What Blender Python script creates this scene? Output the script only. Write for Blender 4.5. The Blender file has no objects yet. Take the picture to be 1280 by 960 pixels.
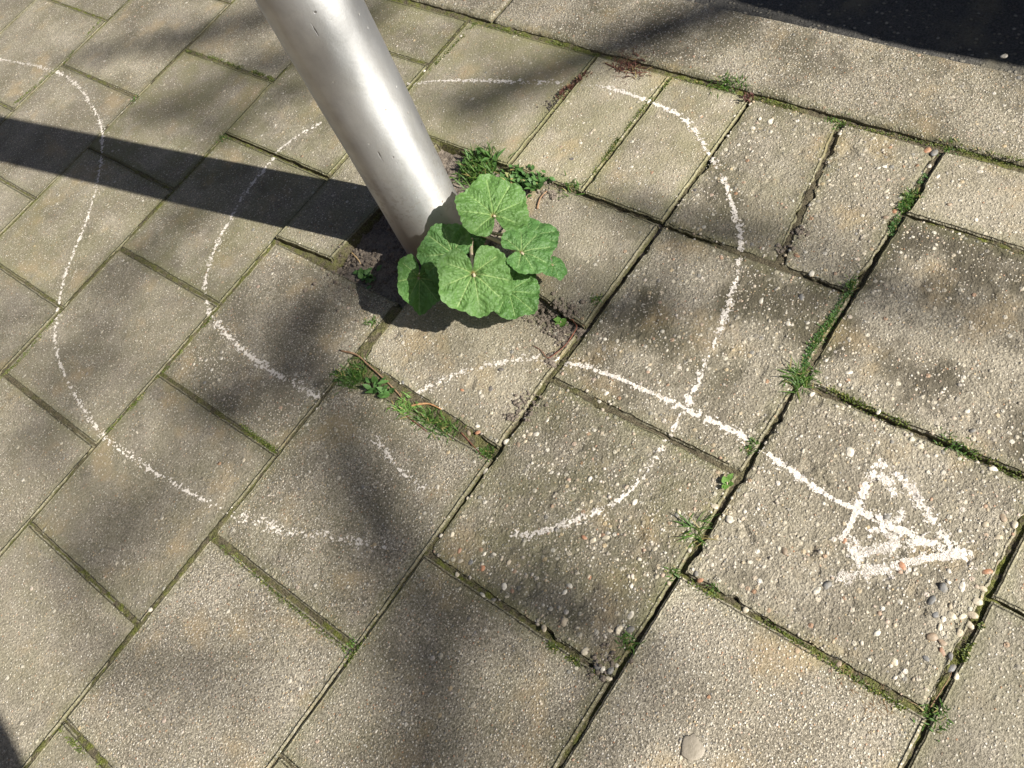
import bpy, bmesh, math, random
import numpy as np
from mathutils import Vector, Matrix
random.seed(7)
rng = np.random.default_rng(11)
R = math.radians
SC = bpy.context.scene
COL = SC.collection

# ------------------------------------------------------------------ camera, light, exposure
FPX = 1111.07                      # focal length in photo pixels (1280 wide)
def rodr(ax):
    a = np.linalg.norm(ax); k = ax / a
    K = np.array([[0, -k[2], k[1]], [k[2], 0, -k[0]], [-k[1], k[0], 0]])
    return np.eye(3) + np.sin(a) * K + (1 - np.cos(a)) * K @ K
ROT = rodr(np.array([-6.13847349e-01, -2.13845829e-03, -9.81832096e-01]))
FL = np.diag([1.0, -1.0, -1.0])    # paving frame (u, v, down) -> world (x, y, up)
CAMW = FL @ np.array([0.22134743, 1.17104025, -1.05648933])
RW = ROT @ FL                      # world -> camera (x right, y down, z forward)
cd = bpy.data.cameras.new('camera'); cam = bpy.data.objects.new('camera', cd); COL.objects.link(cam)
cd.sensor_width = 36; cd.lens = FPX / 1280 * 36; cd.clip_start = 0.01; cd.clip_end = 2000
m = Matrix([list(RW[0]), list(-RW[1]), list(-RW[2])]).transposed().to_4x4()
m.translation = Vector(CAMW); cam.matrix_world = m
SC.camera = cam

SUN_AZ, SUN_EL = R(-79.4), R(38)   # direction towards the sun, azimuth from +x
SUND = np.array([math.cos(SUN_EL) * math.cos(SUN_AZ), math.cos(SUN_EL) * math.sin(SUN_AZ), math.sin(SUN_EL)])
sl = bpy.data.lights.new('sun', 'SUN'); so = bpy.data.objects.new('sun', sl); COL.objects.link(so)
sl.energy = 5.0; sl.angle = R(0.53); sl.color = (1.0, 0.955, 0.87)
so.rotation_euler = Vector(SUND).to_track_quat('Z', 'Y').to_euler(); so.location = (0, 0, 20)
w = bpy.data.worlds.new('World'); SC.world = w; w.use_nodes = True
nt = w.node_tree; bg = nt.nodes['Background']; bg.inputs[1].default_value = 0.05
sk = nt.nodes.new('ShaderNodeTexSky'); sk.sky_type = 'NISHITA'; sk.sun_disc = False
sk.sun_elevation = SUN_EL; sk.sun_rotation = math.pi / 2 - SUN_AZ
nt.links.new(sk.outputs[0], bg.inputs[0])
SC.view_settings.view_transform = 'Standard'; SC.view_settings.look = 'None'
SC.view_settings.exposure = 1.08; SC.view_settings.gamma = 1
SC.cycles.max_bounces = 6

S = 0.30                           # slab module
def ray(px):
    d = np.array([(px[0] - 640) / FPX, (px[1] - 480) / FPX, 1.0]) @ RW
    return d
def G(px, z=0.0):                  # where a sight line meets the level z
    d = ray(px); t = (z - CAMW[2]) / d[2]
    return CAMW + d * t
def onplane(px, p, n):
    d = ray(px); t = np.dot(np.asarray(p) - CAMW, n) / np.dot(d, n)
    return CAMW + d * t

# ------------------------------------------------------------------ helpers
def link(o, parent=None):
    COL.objects.link(o)
    if parent is not None: o.parent = parent
    return o
def tag(o, label=None, cat=None, group=None, kind=None):
    if label: o['label'] = label
    if cat: o['category'] = cat
    if group: o['group'] = group
    if kind: o['kind'] = kind
    return o
def empty(name, loc=(0, 0, 0)):
    o = bpy.data.objects.new(name, None); o.location = loc; o.empty_display_size = .02
    return link(o)
def mesh_np(name, V, F, mat=None, smooth=True, attrs=None):
    V = np.asarray(V, np.float32); me = bpy.data.meshes.new(name)
    F = np.asarray(F, np.int32)
    me.vertices.add(len(V)); me.vertices.foreach_set('co', V.ravel())
    k = F.shape[1]
    me.loops.add(F.size); me.loops.foreach_set('vertex_index', F.ravel())
    me.polygons.add(len(F)); me.polygons.foreach_set('loop_start', np.arange(len(F), dtype=np.int32) * k)
    me.update(calc_edges=True)
    if smooth: me.polygons.foreach_set('use_smooth', np.ones(len(F), bool))
    for a, d in (attrs or {}).items():
        at = me.attributes.new(a, 'FLOAT', 'POINT'); at.data.foreach_set('value', np.asarray(d, np.float32))
    if mat: me.materials.append(mat)
    return me
def ob(name, me, parent=None, loc=None):
    o = bpy.data.objects.new(name, me)
    if loc is not None: o.location = loc
    return link(o, parent)
class MB:                          # collects triangles and quads (quads stored as such) for one mesh
    def __init__(s): s.v = []; s.f = []; s.n = 0
    def add(s, V, F):
        V = np.asarray(V, float); s.v.append(V)
        s.f += [tuple(int(i) + s.n for i in f) for f in F]; s.n += len(V)
    def mesh(s, name, mat, smooth=True):
        me = bpy.data.meshes.new(name)
        me.from_pydata(np.concatenate(s.v).tolist(), [], s.f)
        if smooth: me.polygons.foreach_set('use_smooth', np.ones(len(me.polygons), bool))
        me.materials.append(mat); me.update(); return me
def grid_faces(n, mm):             # n columns, mm rows of vertices, row-major
    i, j = np.meshgrid(np.arange(n - 1), np.arange(mm - 1))
    a = (j * n + i).ravel()
    return np.stack([a, a + 1, a + n + 1, a + n], 1)
def tube(mb, pts, rad, seg=8, cap=True):
    pts = np.asarray(pts, float); n = len(pts)
    rad = np.broadcast_to(np.asarray(rad, float), (n,))
    t = np.gradient(pts, axis=0); t /= np.linalg.norm(t, axis=1)[:, None] + 1e-12
    ref = np.array([0, 0, 1.0]) if abs(t[0][2]) < .9 else np.array([1.0, 0, 0])
    V = []
    for i in range(n):
        a = np.cross(t[i], ref); a /= np.linalg.norm(a) + 1e-12
        b = np.cross(t[i], a); ref = -np.cross(t[i], a) if False else ref
        for k in range(seg):
            q = 2 * math.pi * k / seg
            V.append(pts[i] + rad[i] * (math.cos(q) * a + math.sin(q) * b))
    F = []
    for i in range(n - 1):
        for k in range(seg):
            k2 = (k + 1) % seg
            F.append((i * seg + k, i * seg + k2, (i + 1) * seg + k2, (i + 1) * seg + k))
    if cap:
        F.append(tuple(range(seg - 1, -1, -1))); F.append(tuple((n - 1) * seg + k for k in range(seg)))
    mb.add(V, F)
def smooth_path(P, n):             # Catmull-Rom through the points
    P = np.asarray(P, float)
    if len(P) == 2: return P[0] + (P[1] - P[0]) * np.linspace(0, 1, n)[:, None]
    Q = np.vstack([2 * P[0] - P[1], P, 2 * P[-1] - P[-2]])
    out = []
    for t in np.linspace(0, len(P) - 1 - 1e-6, n):
        i = int(t); f = t - i; a, b, c, d = Q[i:i + 4]
        out.append(.5 * (2 * b + (c - a) * f + (2 * a - 5 * b + 4 * c - d) * f * f + (3 * b - a - 3 * c + d) * f ** 3))
    return np.array(out)

def hsh(ix, iy, seed):
    h = (ix.astype(np.int64) * 374761393 + iy.astype(np.int64) * 668265263 + seed * 974711) & 0xFFFFFFFF
    h = ((h ^ (h >> 13)) * 1274126177) & 0xFFFFFFFF
    h = h ^ (h >> 16)
    return (h & 0xFFFFFF) / float(0xFFFFFF)
def vn(x, y, seed=0):              # value noise, -1..1
    x = np.asarray(x, float); y = np.asarray(y, float)
    ix = np.floor(x); iy = np.floor(y); fx = x - ix; fy = y - iy
    fx = fx ** 3 * (fx * (fx * 6 - 15) + 10); fy = fy ** 3 * (fy * (fy * 6 - 15) + 10)
    a = hsh(ix, iy, seed); b = hsh(ix + 1, iy, seed); c = hsh(ix, iy + 1, seed); d = hsh(ix + 1, iy + 1, seed)
    return ((a + (b - a) * fx) * (1 - fy) + (c + (d - c) * fx) * fy) * 2 - 1
def fbm(x, y, f, o=3, seed=0, g=.5):
    r = 0; a = 1; t = 0
    for k in range(o):
        r = r + a * vn(x * f + 17.3 * k, y * f - 9.1 * k, seed + k); t += a; a *= g; f *= 2.03
    return r / t
def sstep(a, b, x):
    t = np.clip((x - a) / (b - a), 0, 1); return t * t * (3 - 2 * t)

# ------------------------------------------------------------------ materials
class NT:
    def __init__(s, name):
        s.m = bpy.data.materials.new(name); s.m.use_nodes = True; s.t = s.m.node_tree
        s.b = s.t.nodes['Principled BSDF']; s.out = s.t.nodes['Material Output']
    def n(s, ty, **kw):
        nd = s.t.nodes.new(ty)
        for k, v in kw.items(): setattr(nd, k, v)
        return nd
    def l(s, a, b): s.t.links.new(a, b)
    def put(s, sock, v):
        if hasattr(v, 'is_output'): s.l(v, sock)
        else: sock.default_value = v
    def math(s, op, a, b=0.0, c=0.0, clamp=False):
        nd = s.n('ShaderNodeMath', operation=op, use_clamp=clamp)
        s.put(nd.inputs[0], a); s.put(nd.inputs[1], b)
        if len(nd.inputs) > 2: s.put(nd.inputs[2], c)
        return nd.outputs[0]
    def mapr(s, v, a, b, c=0.0, d=1.0, smooth=True):
        nd = s.n('ShaderNodeMapRange', interpolation_type='SMOOTHSTEP' if smooth else 'LINEAR')
        s.put(nd.inputs[0], v); s.put(nd.inputs[1], a); s.put(nd.inputs[2], b); s.put(nd.inputs[3], c); s.put(nd.inputs[4], d)
        return nd.outputs[0]
    def mix(s, f, a, b, mode='MIX'):
        nd = s.n('ShaderNodeMix', data_type='RGBA', blend_type=mode)
        s.put(nd.inputs[0], f)
        for i, v in ((6, a), (7, b)):
            if isinstance(v, tuple): v = (*v, 1) if len(v) == 3 else v
            s.put(nd.inputs[i], v)
        return nd.outputs[2]
    def noise(s, vec, scale, detail=3, rough=.5, w=None):
        nd = s.n('ShaderNodeTexNoise'); s.l(vec, nd.inputs['Vector'])
        nd.inputs['Scale'].default_value = scale; nd.inputs['Detail'].default_value = detail; nd.inputs['Roughness'].default_value = rough
        return nd.outputs[0]
    def voro(s, vec, scale, rand=1.0, feature='F1'):
        nd = s.n('ShaderNodeTexVoronoi', feature=feature); s.l(vec, nd.inputs['Vector'])
        nd.inputs['Scale'].default_value = scale; nd.inputs['Randomness'].default_value = rand
        return nd
    def ramp(s, v, stops, interp='LINEAR'):
        nd = s.n('ShaderNodeValToRGB'); s.l(v, nd.inputs[0]); cr = nd.color_ramp; cr.interpolation = interp
        while len(cr.elements) < len(stops): cr.elements.new(.5)
        for e, (p, c) in zip(cr.elements, stops): e.position = p; e.color = (*c, 1)
        return nd.outputs[0]
    def attr(s, name, obj=False):
        nd = s.n('ShaderNodeAttribute', attribute_name=name, attribute_type='OBJECT' if obj else 'GEOMETRY'); return nd.outputs['Fac']
    def bump(s, h, dist, strength=1.0, prev=None):
        nd = s.n('ShaderNodeBump'); nd.inputs['Strength'].default_value = strength; nd.inputs['Distance'].default_value = dist
        s.l(h, nd.inputs['Height'])
        if prev is not None: s.l(prev, nd.inputs['Normal'])
        return nd.outputs[0]
    def geo(s): return s.n('ShaderNodeNewGeometry').outputs['Position']
    def objco(s): return s.n('ShaderNodeTexCoord').outputs['Object']
    def sep(s, v):
        nd = s.n('ShaderNodeSeparateXYZ'); s.l(v, nd.inputs[0]); return nd.outputs

STONES = [(0, (.62, .57, .47)), (.22, (.46, .41, .32)), (.42, (.68, .64, .56)), (.55, (.30, .26, .20)), (.66, (.22, .22, .22)),
          (.76, (.50, .38, .22)), (.84, (.56, .50, .40)), (.93, (.34, .17, .09)), (1, (.72, .69, .63))]
def concrete_mat():
    a = NT('concrete'); P = a.geo()
    tone = a.attr('tone', 1); wear = a.attr('wear', 1); speck = a.attr('speck', 1); moss = a.attr('moss', 1); warm = a.attr('warm', 1)
    edge = a.attr('edge'); ero = a.attr('ero')
    big = a.noise(P, 7, 3, .6); mid = a.noise(P, 38, 3, .6); fine = a.noise(P, 300, 3, .6); grit = a.noise(P, 620, 2, .6); con = a.math('MULTIPLY_ADD', speck, .55, .36)
    stain = a.attr('stain', 1)
    base = a.mix(a.mapr(big, .3, .7), (.190, .166, .126), (.350, .314, .250))
    base = a.mix(a.mapr(mid, .35, .75, 0, .45), base, (.20, .178, .143))
    base = a.mix(warm, base, (.40, .345, .25))
    base = a.mix(a.math('MULTIPLY', a.mapr(fine, .40, .58, 1, 0), con), base, a.mix(.72, base, (.050, .043, .033)))
    g2 = a.noise(P, 420, 2, .6)
    base = a.mix(a.math('MULTIPLY', a.mapr(g2, .33, .44, .9, 0), con), base, (.035, .030, .023))
    base = a.mix(a.math('MULTIPLY', a.mapr(grit, .55, .67, 0, .9), con), base, (.56, .505, .41))
    # dark soot and lichen patches
    st = a.mapr(a.noise(P, 13, 4, .65), .56, .74)
    base = a.mix(a.math('MULTIPLY', st, a.math('MULTIPLY_ADD', stain, .5, .35)), base, (.080, .070, .052))
    s2 = a.mapr(a.noise(P, 7.5, 5, .66), .44, .62); base = a.mix(a.math('MULTIPLY', s2, a.math('MULTIPLY', stain, 1.0)), base, (.082, .071, .051))
    ru = a.mapr(a.noise(P, 10, 3, .6), .54, .70); base = a.mix(a.math('MULTIPLY', ru, .5), base, (.33, .25, .145))
    ol = a.mapr(a.noise(P, 9, 3, .6), .35, .65); base = a.mix(a.math('MULTIPLY', ol, a.math('MULTIPLY', moss, .6)), base, (.165, .150, .072))
    # fine exposed grains
    v1 = a.voro(P, 270); r1 = a.sep(v1.outputs['Color'])
    m1 = a.math('MULTIPLY', a.mapr(v1.outputs['Distance'], .20, .42, 1, 0), a.math('LESS_THAN', r1[0], speck))
    c1 = a.ramp(r1[1], STONES)
    col = a.mix(a.math('MULTIPLY', m1, .85), base, c1)
    # coarse grains
    v2 = a.voro(P, 125); r2 = a.sep(v2.outputs['Color'])
    wm = a.math('MULTIPLY', wear, a.mapr(ero, .1, .9, .25, 1.1))
    rad = a.math('MULTIPLY_ADD', r2[2], .22, .20)
    m2 = a.math('MULTIPLY', a.mapr(a.math('SUBTRACT', v2.outputs['Distance'], rad), -.06, .05, 1, 0), a.math('LESS_THAN', r2[0], a.math('MULTIPLY', wm, .42)))
    c2 = a.mix(.25, a.ramp(r2[1], STONES), base)
    col = a.mix(a.math('MULTIPLY', m2, .9), col, c2)
    # moss and dirt film near joints and in patches
    md = a.math('MULTIPLY', moss, a.mapr(a.noise(P, 17, 4, .65), .34, .68))
    me_ = a.math('MULTIPLY', a.math('MULTIPLY_ADD', moss, .9, .25), a.mapr(a.math('ADD', edge, a.math('MULTIPLY', a.math('SUBTRACT', mid, .5), .030)), .0, .026, 1, 0))
    mm = a.math('MAXIMUM', a.math('MULTIPLY', md, .62), a.math('MULTIPLY', me_, .75), clamp=True)
    col = a.mix(mm, col, a.mix(fine, (.085, .092, .026), (.19, .19, .075)))
    side = a.attr('side'); jn = a.noise(P, 70, 4, .65)
    dirt = a.mix(a.mapr(fine, .35, .65), (.035, .030, .018), (.15, .130, .075)); dirt = a.mix(a.mapr(jn, .45, .6, 0, .75), dirt, (.085, .090, .022))
    col = a.mix(a.math('MULTIPLY', side, a.mapr(jn, .25, .6, .97, .75)), col, dirt)  # dirt and moss, also standing in for shade on the slab sides
    tn = a.n('ShaderNodeVectorMath', operation='SCALE'); a.l(col, tn.inputs[0]); a.l(tone, tn.inputs['Scale'])
    a.l(tn.outputs[0], a.b.inputs['Base Color']); a.b.inputs['Roughness'].default_value = .88
    a.b.inputs['Specular IOR Level'].default_value = .25
    h = a.math('MULTIPLY', fine, .9)
    h = a.math('ADD', h, a.math('MULTIPLY', grit, .4))
    h = a.math('ADD', h, a.math('MULTIPLY', a.math('MULTIPLY', m1, a.math('SUBTRACT', .55, v1.outputs['Distance'])), .9))
    h = a.math('ADD', h, a.math('MULTIPLY', a.math('MULTIPLY', m2, a.math('SUBTRACT', .6, v2.outputs['Distance'])), 1.5))
    h = a.math('ADD', h, a.math('MULTIPLY', a.math('MULTIPLY', a.noise(P, 150, 3, .6), wear), 1.2))
    a.l(a.bump(h, .0020, 1.0), a.b.inputs['Normal'])
    return a.m
def joint_mat():
    a = NT('joint sand'); P = a.geo(); big = a.noise(P, 6, 3); n1 = a.noise(P, 60, 4, .6); f = a.noise(P, 420, 3, .7); gr = a.attr('green')
    c = a.mix(a.mapr(f, .3, .7), (.045, .038, .026), (.165, .14, .092))
    c = a.mix(a.math('MULTIPLY', gr, a.mapr(n1, .36, .62)), c, a.mix(a.mapr(f, .3, .7), (.055, .062, .012), (.17, .185, .045)))
    a.l(c, a.b.inputs['Base Color']); a.b.inputs['Roughness'].default_value = .95; a.b.inputs['Specular IOR Level'].default_value = .1
    a.l(a.bump(a.math('ADD', f, n1), .003), a.b.inputs['Normal']); return a.m
def soil_mat():
    a = NT('soil'); P = a.geo(); f = a.noise(P, 260, 4, .7); n1 = a.noise(P, 50, 3)
    c = a.mix(a.mapr(f, .3, .7), (.055, .042, .031), (.23, .19, .15)); c = a.mix(a.mapr(n1, .4, .7, 0, .5), c, (.25, .21, .17))
    a.l(c, a.b.inputs['Base Color']); a.b.inputs['Roughness'].default_value = .95
    a.l(a.bump(f, .003), a.b.inputs['Normal']); return a.m
def stone_mat():
    a = NT('pebble'); P = a.geo(); oi = a.n('ShaderNodeObjectInfo'); f = a.noise(P, 300, 3, .6)
    c = a.mix(a.mapr(a.noise(P, 160, 3, .6), .38, .68, .05, .65), oi.outputs['Color'], (.20, .175, .13))
    a.l(c, a.b.inputs['Base Color']); a.b.inputs['Roughness'].default_value = .6
    a.l(a.bump(f, .0006), a.b.inputs['Normal']); return a.m
def gravel_mat():
    a = NT('small aggregate'); P = a.geo(); oi = a.n('ShaderNodeNewGeometry').outputs['Random Per Island']; f = a.noise(P, 300, 3, .6)
    c = a.mix(a.mapr(f, .2, .8, .30, .68), a.ramp(oi, STONES), (.24, .21, .165))
    a.l(c, a.b.inputs['Base Color']); a.b.inputs['Roughness'].default_value = .75; return a.m
def chalk_mat():
    a = NT('chalk'); P = a.geo(); f = a.noise(P, 500, 3, .6)
    c = a.mix(a.mapr(f, .3, .7), (.46, .415, .36), (.68, .635, .575))
    a.l(c, a.b.inputs['Base Color']); a.b.inputs['Roughness'].default_value = .95; a.b.inputs['Specular IOR Level'].default_value = .1
    a.l(a.bump(f, .001), a.b.inputs['Normal']); return a.m
def asphalt_mat():
    a = NT('asphalt'); P = a.geo(); v = a.voro(P, 110); r = a.sep(v.outputs['Color']); f = a.noise(P, 300, 3, .6)
    c = a.mix(a.mapr(f, .3, .7), (.028, .027, .025), (.085, .08, .072))
    mk = a.math('MULTIPLY', a.mapr(v.outputs['Distance'], .25, .42, 1, 0), a.math('LESS_THAN', r[0], .35))
    c = a.mix(mk, c, a.ramp(r[1], [(0, (.08, .075, .065)), (.6, (.15, .135, .105)), (1, (.26, .24, .20))]))
    c = a.mix(a.mapr(a.noise(P, 9, 3), .5, .7, 0, .5), c, (.16, .14, .09))
    a.l(c, a.b.inputs['Base Color']); a.b.inputs['Roughness'].default_value = .9
    a.l(a.bump(a.math('ADD', f, mk), .003), a.b.inputs['Normal']); return a.m
def metal_mat():
    a = NT('brushed aluminium'); P = a.objco(); s = a.sep(P)
    mp = a.n('ShaderNodeMapping'); mp.inputs['Scale'].default_value = (1, 1, .16); a.l(P, mp.inputs[0])
    mh = a.n('ShaderNodeMapping'); mh.inputs['Scale'].default_value = (.18, .18, 1); a.l(P, mh.inputs[0])
    cloud = a.noise(P, 24, 4, .6); st = a.noise(mh.outputs[0], 240, 3, .65); lo = a.noise(mp.outputs[0], 90, 4, .65)
    fine = a.noise(P, 500, 2, .6)
    c = a.mix(a.mapr(cloud, .3, .75), (.65, .655, .66), (.55, .555, .56))
    low = a.mapr(a.math('ADD', s[2], a.math('MULTIPLY', a.math('SUBTRACT', cloud, .5), .08)), .015, .15, 1, 0)
    spl = a.math('MULTIPLY', a.mapr(a.noise(P, 130, 3, .6), .52, .62), a.mapr(s[2], .05, .26, 1, 0))
    low = a.math('MAXIMUM', low, a.math('MULTIPLY', spl, .8))
    c = a.mix(a.math('MULTIPLY', low, .65), c, (.27, .235, .18))
    c = a.mix(a.mapr(a.noise(mp.outputs[0], 30, 4, .6), .5, .75, 0, .3), c, (.42, .41, .40))
    # scuffs: short dark dashes
    sc = a.noise(mp.outputs[0], 170, 2, .5); sc2 = a.noise(P, 26, 2)
    scm = a.math('MULTIPLY', a.mapr(sc, .69, .74), a.mapr(sc2, .50, .60))
    c = a.mix(a.math('MULTIPLY', scm, .8), c, (.10, .09, .085))
    vp = a.voro(P, 60); pr = a.sep(vp.outputs['Color'])
    pit = a.math('MULTIPLY', a.mapr(vp.outputs['Distance'], .06, .13, 1, 0), a.math('LESS_THAN', pr[0], .30))
    c = a.mix(a.math('MULTIPLY', pit, .8), c, a.ramp(pr[1], [(0, (.16, .15, .14)), (.5, (.28, .18, .14)), (.7, (.8, .79, .77)), (1, (.86, .86, .85))]))
    a.l(c, a.b.inputs['Base Color']); a.b.inputs['Metallic'].default_value = .85
    tg = a.n('ShaderNodeTangent', direction_type='RADIAL', axis='Z'); a.l(tg.outputs[0], a.b.inputs['Tangent'])
    a.b.inputs['Anisotropic'].default_value = .68; a.b.inputs['Anisotropic Rotation'].default_value = 0.25
    r = a.math('ADD', a.mapr(cloud, .3, .7, .49, .58), a.math('MULTIPLY', low, .14)); r = a.math('ADD', r, a.math('MULTIPLY', a.math('SUBTRACT', lo, .5), .12))
    a.l(r, a.b.inputs['Roughness'])
    h = a.math('ADD', a.math('MULTIPLY', st, .5), a.math('ADD', a.math('MULTIPLY', cloud, 1.6), a.math('MULTIPLY', fine, .25)))
    h = a.math('SUBTRACT', h, a.math('MULTIPLY', a.math('MAXIMUM', scm, pit), .6))
    a.l(a.bump(h, .0005), a.b.inputs['Normal']); return a.m
def leaf_mat(name, dark, light, vein, trans=.22, useattr=True, bump=.0008):
    a = NT(name); P = a.geo(); n1 = a.noise(P, 60, 3); f = a.noise(P, 420, 3, .6)
    c = a.mix(a.mapr(n1, .3, .7), dark, light)
    c = a.mix(a.mapr(f, .3, .75, 0, .35), c, tuple(x * .55 for x in dark))
    if useattr:
        c = a.mix(a.math('MULTIPLY', a.attr('vein'), .85), c, vein)
        rv = a.n('ShaderNodeObjectInfo').outputs['Random']; c = a.mix(a.mapr(rv, .4, 1, 0, .18, False), c, (.20, .27, .06)); c = a.mix(a.mapr(rv, .0, .4, .3, 0, False), c, (.045, .12, .035))
        c = a.mix(a.attr('heart'), c, (.34, .16, .07))
    else:
        oi = a.n('ShaderNodeNewGeometry').outputs['Random Per Island']
        c = a.mix(a.mapr(oi, .86, .95), c, (.30, .24, .10)); c = a.mix(a.mapr(oi, 0, .4, .5, 0), c, tuple(x * .5 for x in dark))
    a.l(c, a.b.inputs['Base Color']); a.b.inputs['Roughness'].default_value = .48; a.b.inputs['Specular IOR Level'].default_value = .35
    nb = a.bump(f, bump)
    if useattr:
        vq = a.voro(P, 230); dq = vq.outputs['Distance']; c = a.mix(a.mapr(dq, .5, .85, 0, .22), c, tuple(x * .45 for x in dark)); a.l(c, a.b.inputs['Base Color'])  # shade of the leaf crinkles put into the colour between the bumps
        nb = a.bump(a.math('SUBTRACT', 1.0, a.math('MULTIPLY', dq, dq)), .0011, 1.0, nb)
    a.l(nb, a.b.inputs['Normal'])
    tr = a.n('ShaderNodeBsdfTranslucent'); a.l(a.mix(.5, c, (.15, .36, .05)), tr.inputs[0])
    mx = a.n('ShaderNodeMixShader'); mx.inputs[0].default_value = trans
    a.l(a.b.outputs[0], mx.inputs[1]); a.l(tr.outputs[0], mx.inputs[2]); a.l(mx.outputs[0], a.out.inputs[0]); return a.m
def plain(name, c0, c1, scale=80, rough=.8, metal=0, bump=.001):
    a = NT(name); P = a.geo(); f = a.noise(P, scale, 4, .6)
    a.l(a.mix(a.mapr(f, .3, .7), c0, c1), a.b.inputs['Base Color']); a.b.inputs['Roughness'].default_value = rough; a.b.inputs['Metallic'].default_value = metal
    if bump: a.l(a.bump(f, bump), a.b.inputs['Normal'])
    return a.m
M_CON = concrete_mat(); M_JOINT = joint_mat(); M_SOIL = soil_mat(); M_PEB = stone_mat(); M_GRAV = gravel_mat(); M_CHALK = chalk_mat()
M_ASPH = asphalt_mat(); M_METAL = metal_mat()
M_LEAF = leaf_mat('mallow leaf', (.080, .188, .050), (.115, .240, .070), (.33, .45, .18), .28)
M_LEAF_D = leaf_mat('dark mallow leaf', (.058, .150, .038), (.085, .195, .052), (.27, .40, .15))
M_STEM = plain('pale stem', (.30, .27, .16), (.42, .32, .25), 90, .55)
M_GRASS = leaf_mat('grass', (.050, .110, .018), (.110, .200, .040), (0, 0, 0), .3, False)
M_WEED = leaf_mat('weed leaf', (.055, .130, .030), (.105, .210, .060), (0, 0, 0), .25, False)
M_SEED = leaf_mat('seedling leaf', (.13, .26, .05), (.20, .36, .09), (0, 0, 0), .3, False)
M_MOSS = leaf_mat('moss', (.060, .085, .012), (.150, .180, .035), (0, 0, 0), .15, False)
M_TWIG = plain('dry twig', (.16, .09, .05), (.30, .19, .11), 200, .8)
M_ROOT = plain('red root', (.12, .045, .030), (.22, .085, .05), 200, .7)
M_DRY = leaf_mat('dry litter', (.15, .09, .05), (.30, .20, .11), (0, 0, 0), .1, False)
M_SEDUM = leaf_mat('red stonecrop', (.075, .030, .026), (.17, .075, .05), (0, 0, 0), .15, False)
M_BARK = plain('bark', (.07, .055, .04), (.16, .13, .10), 30, .9, 0, .01)

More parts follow.
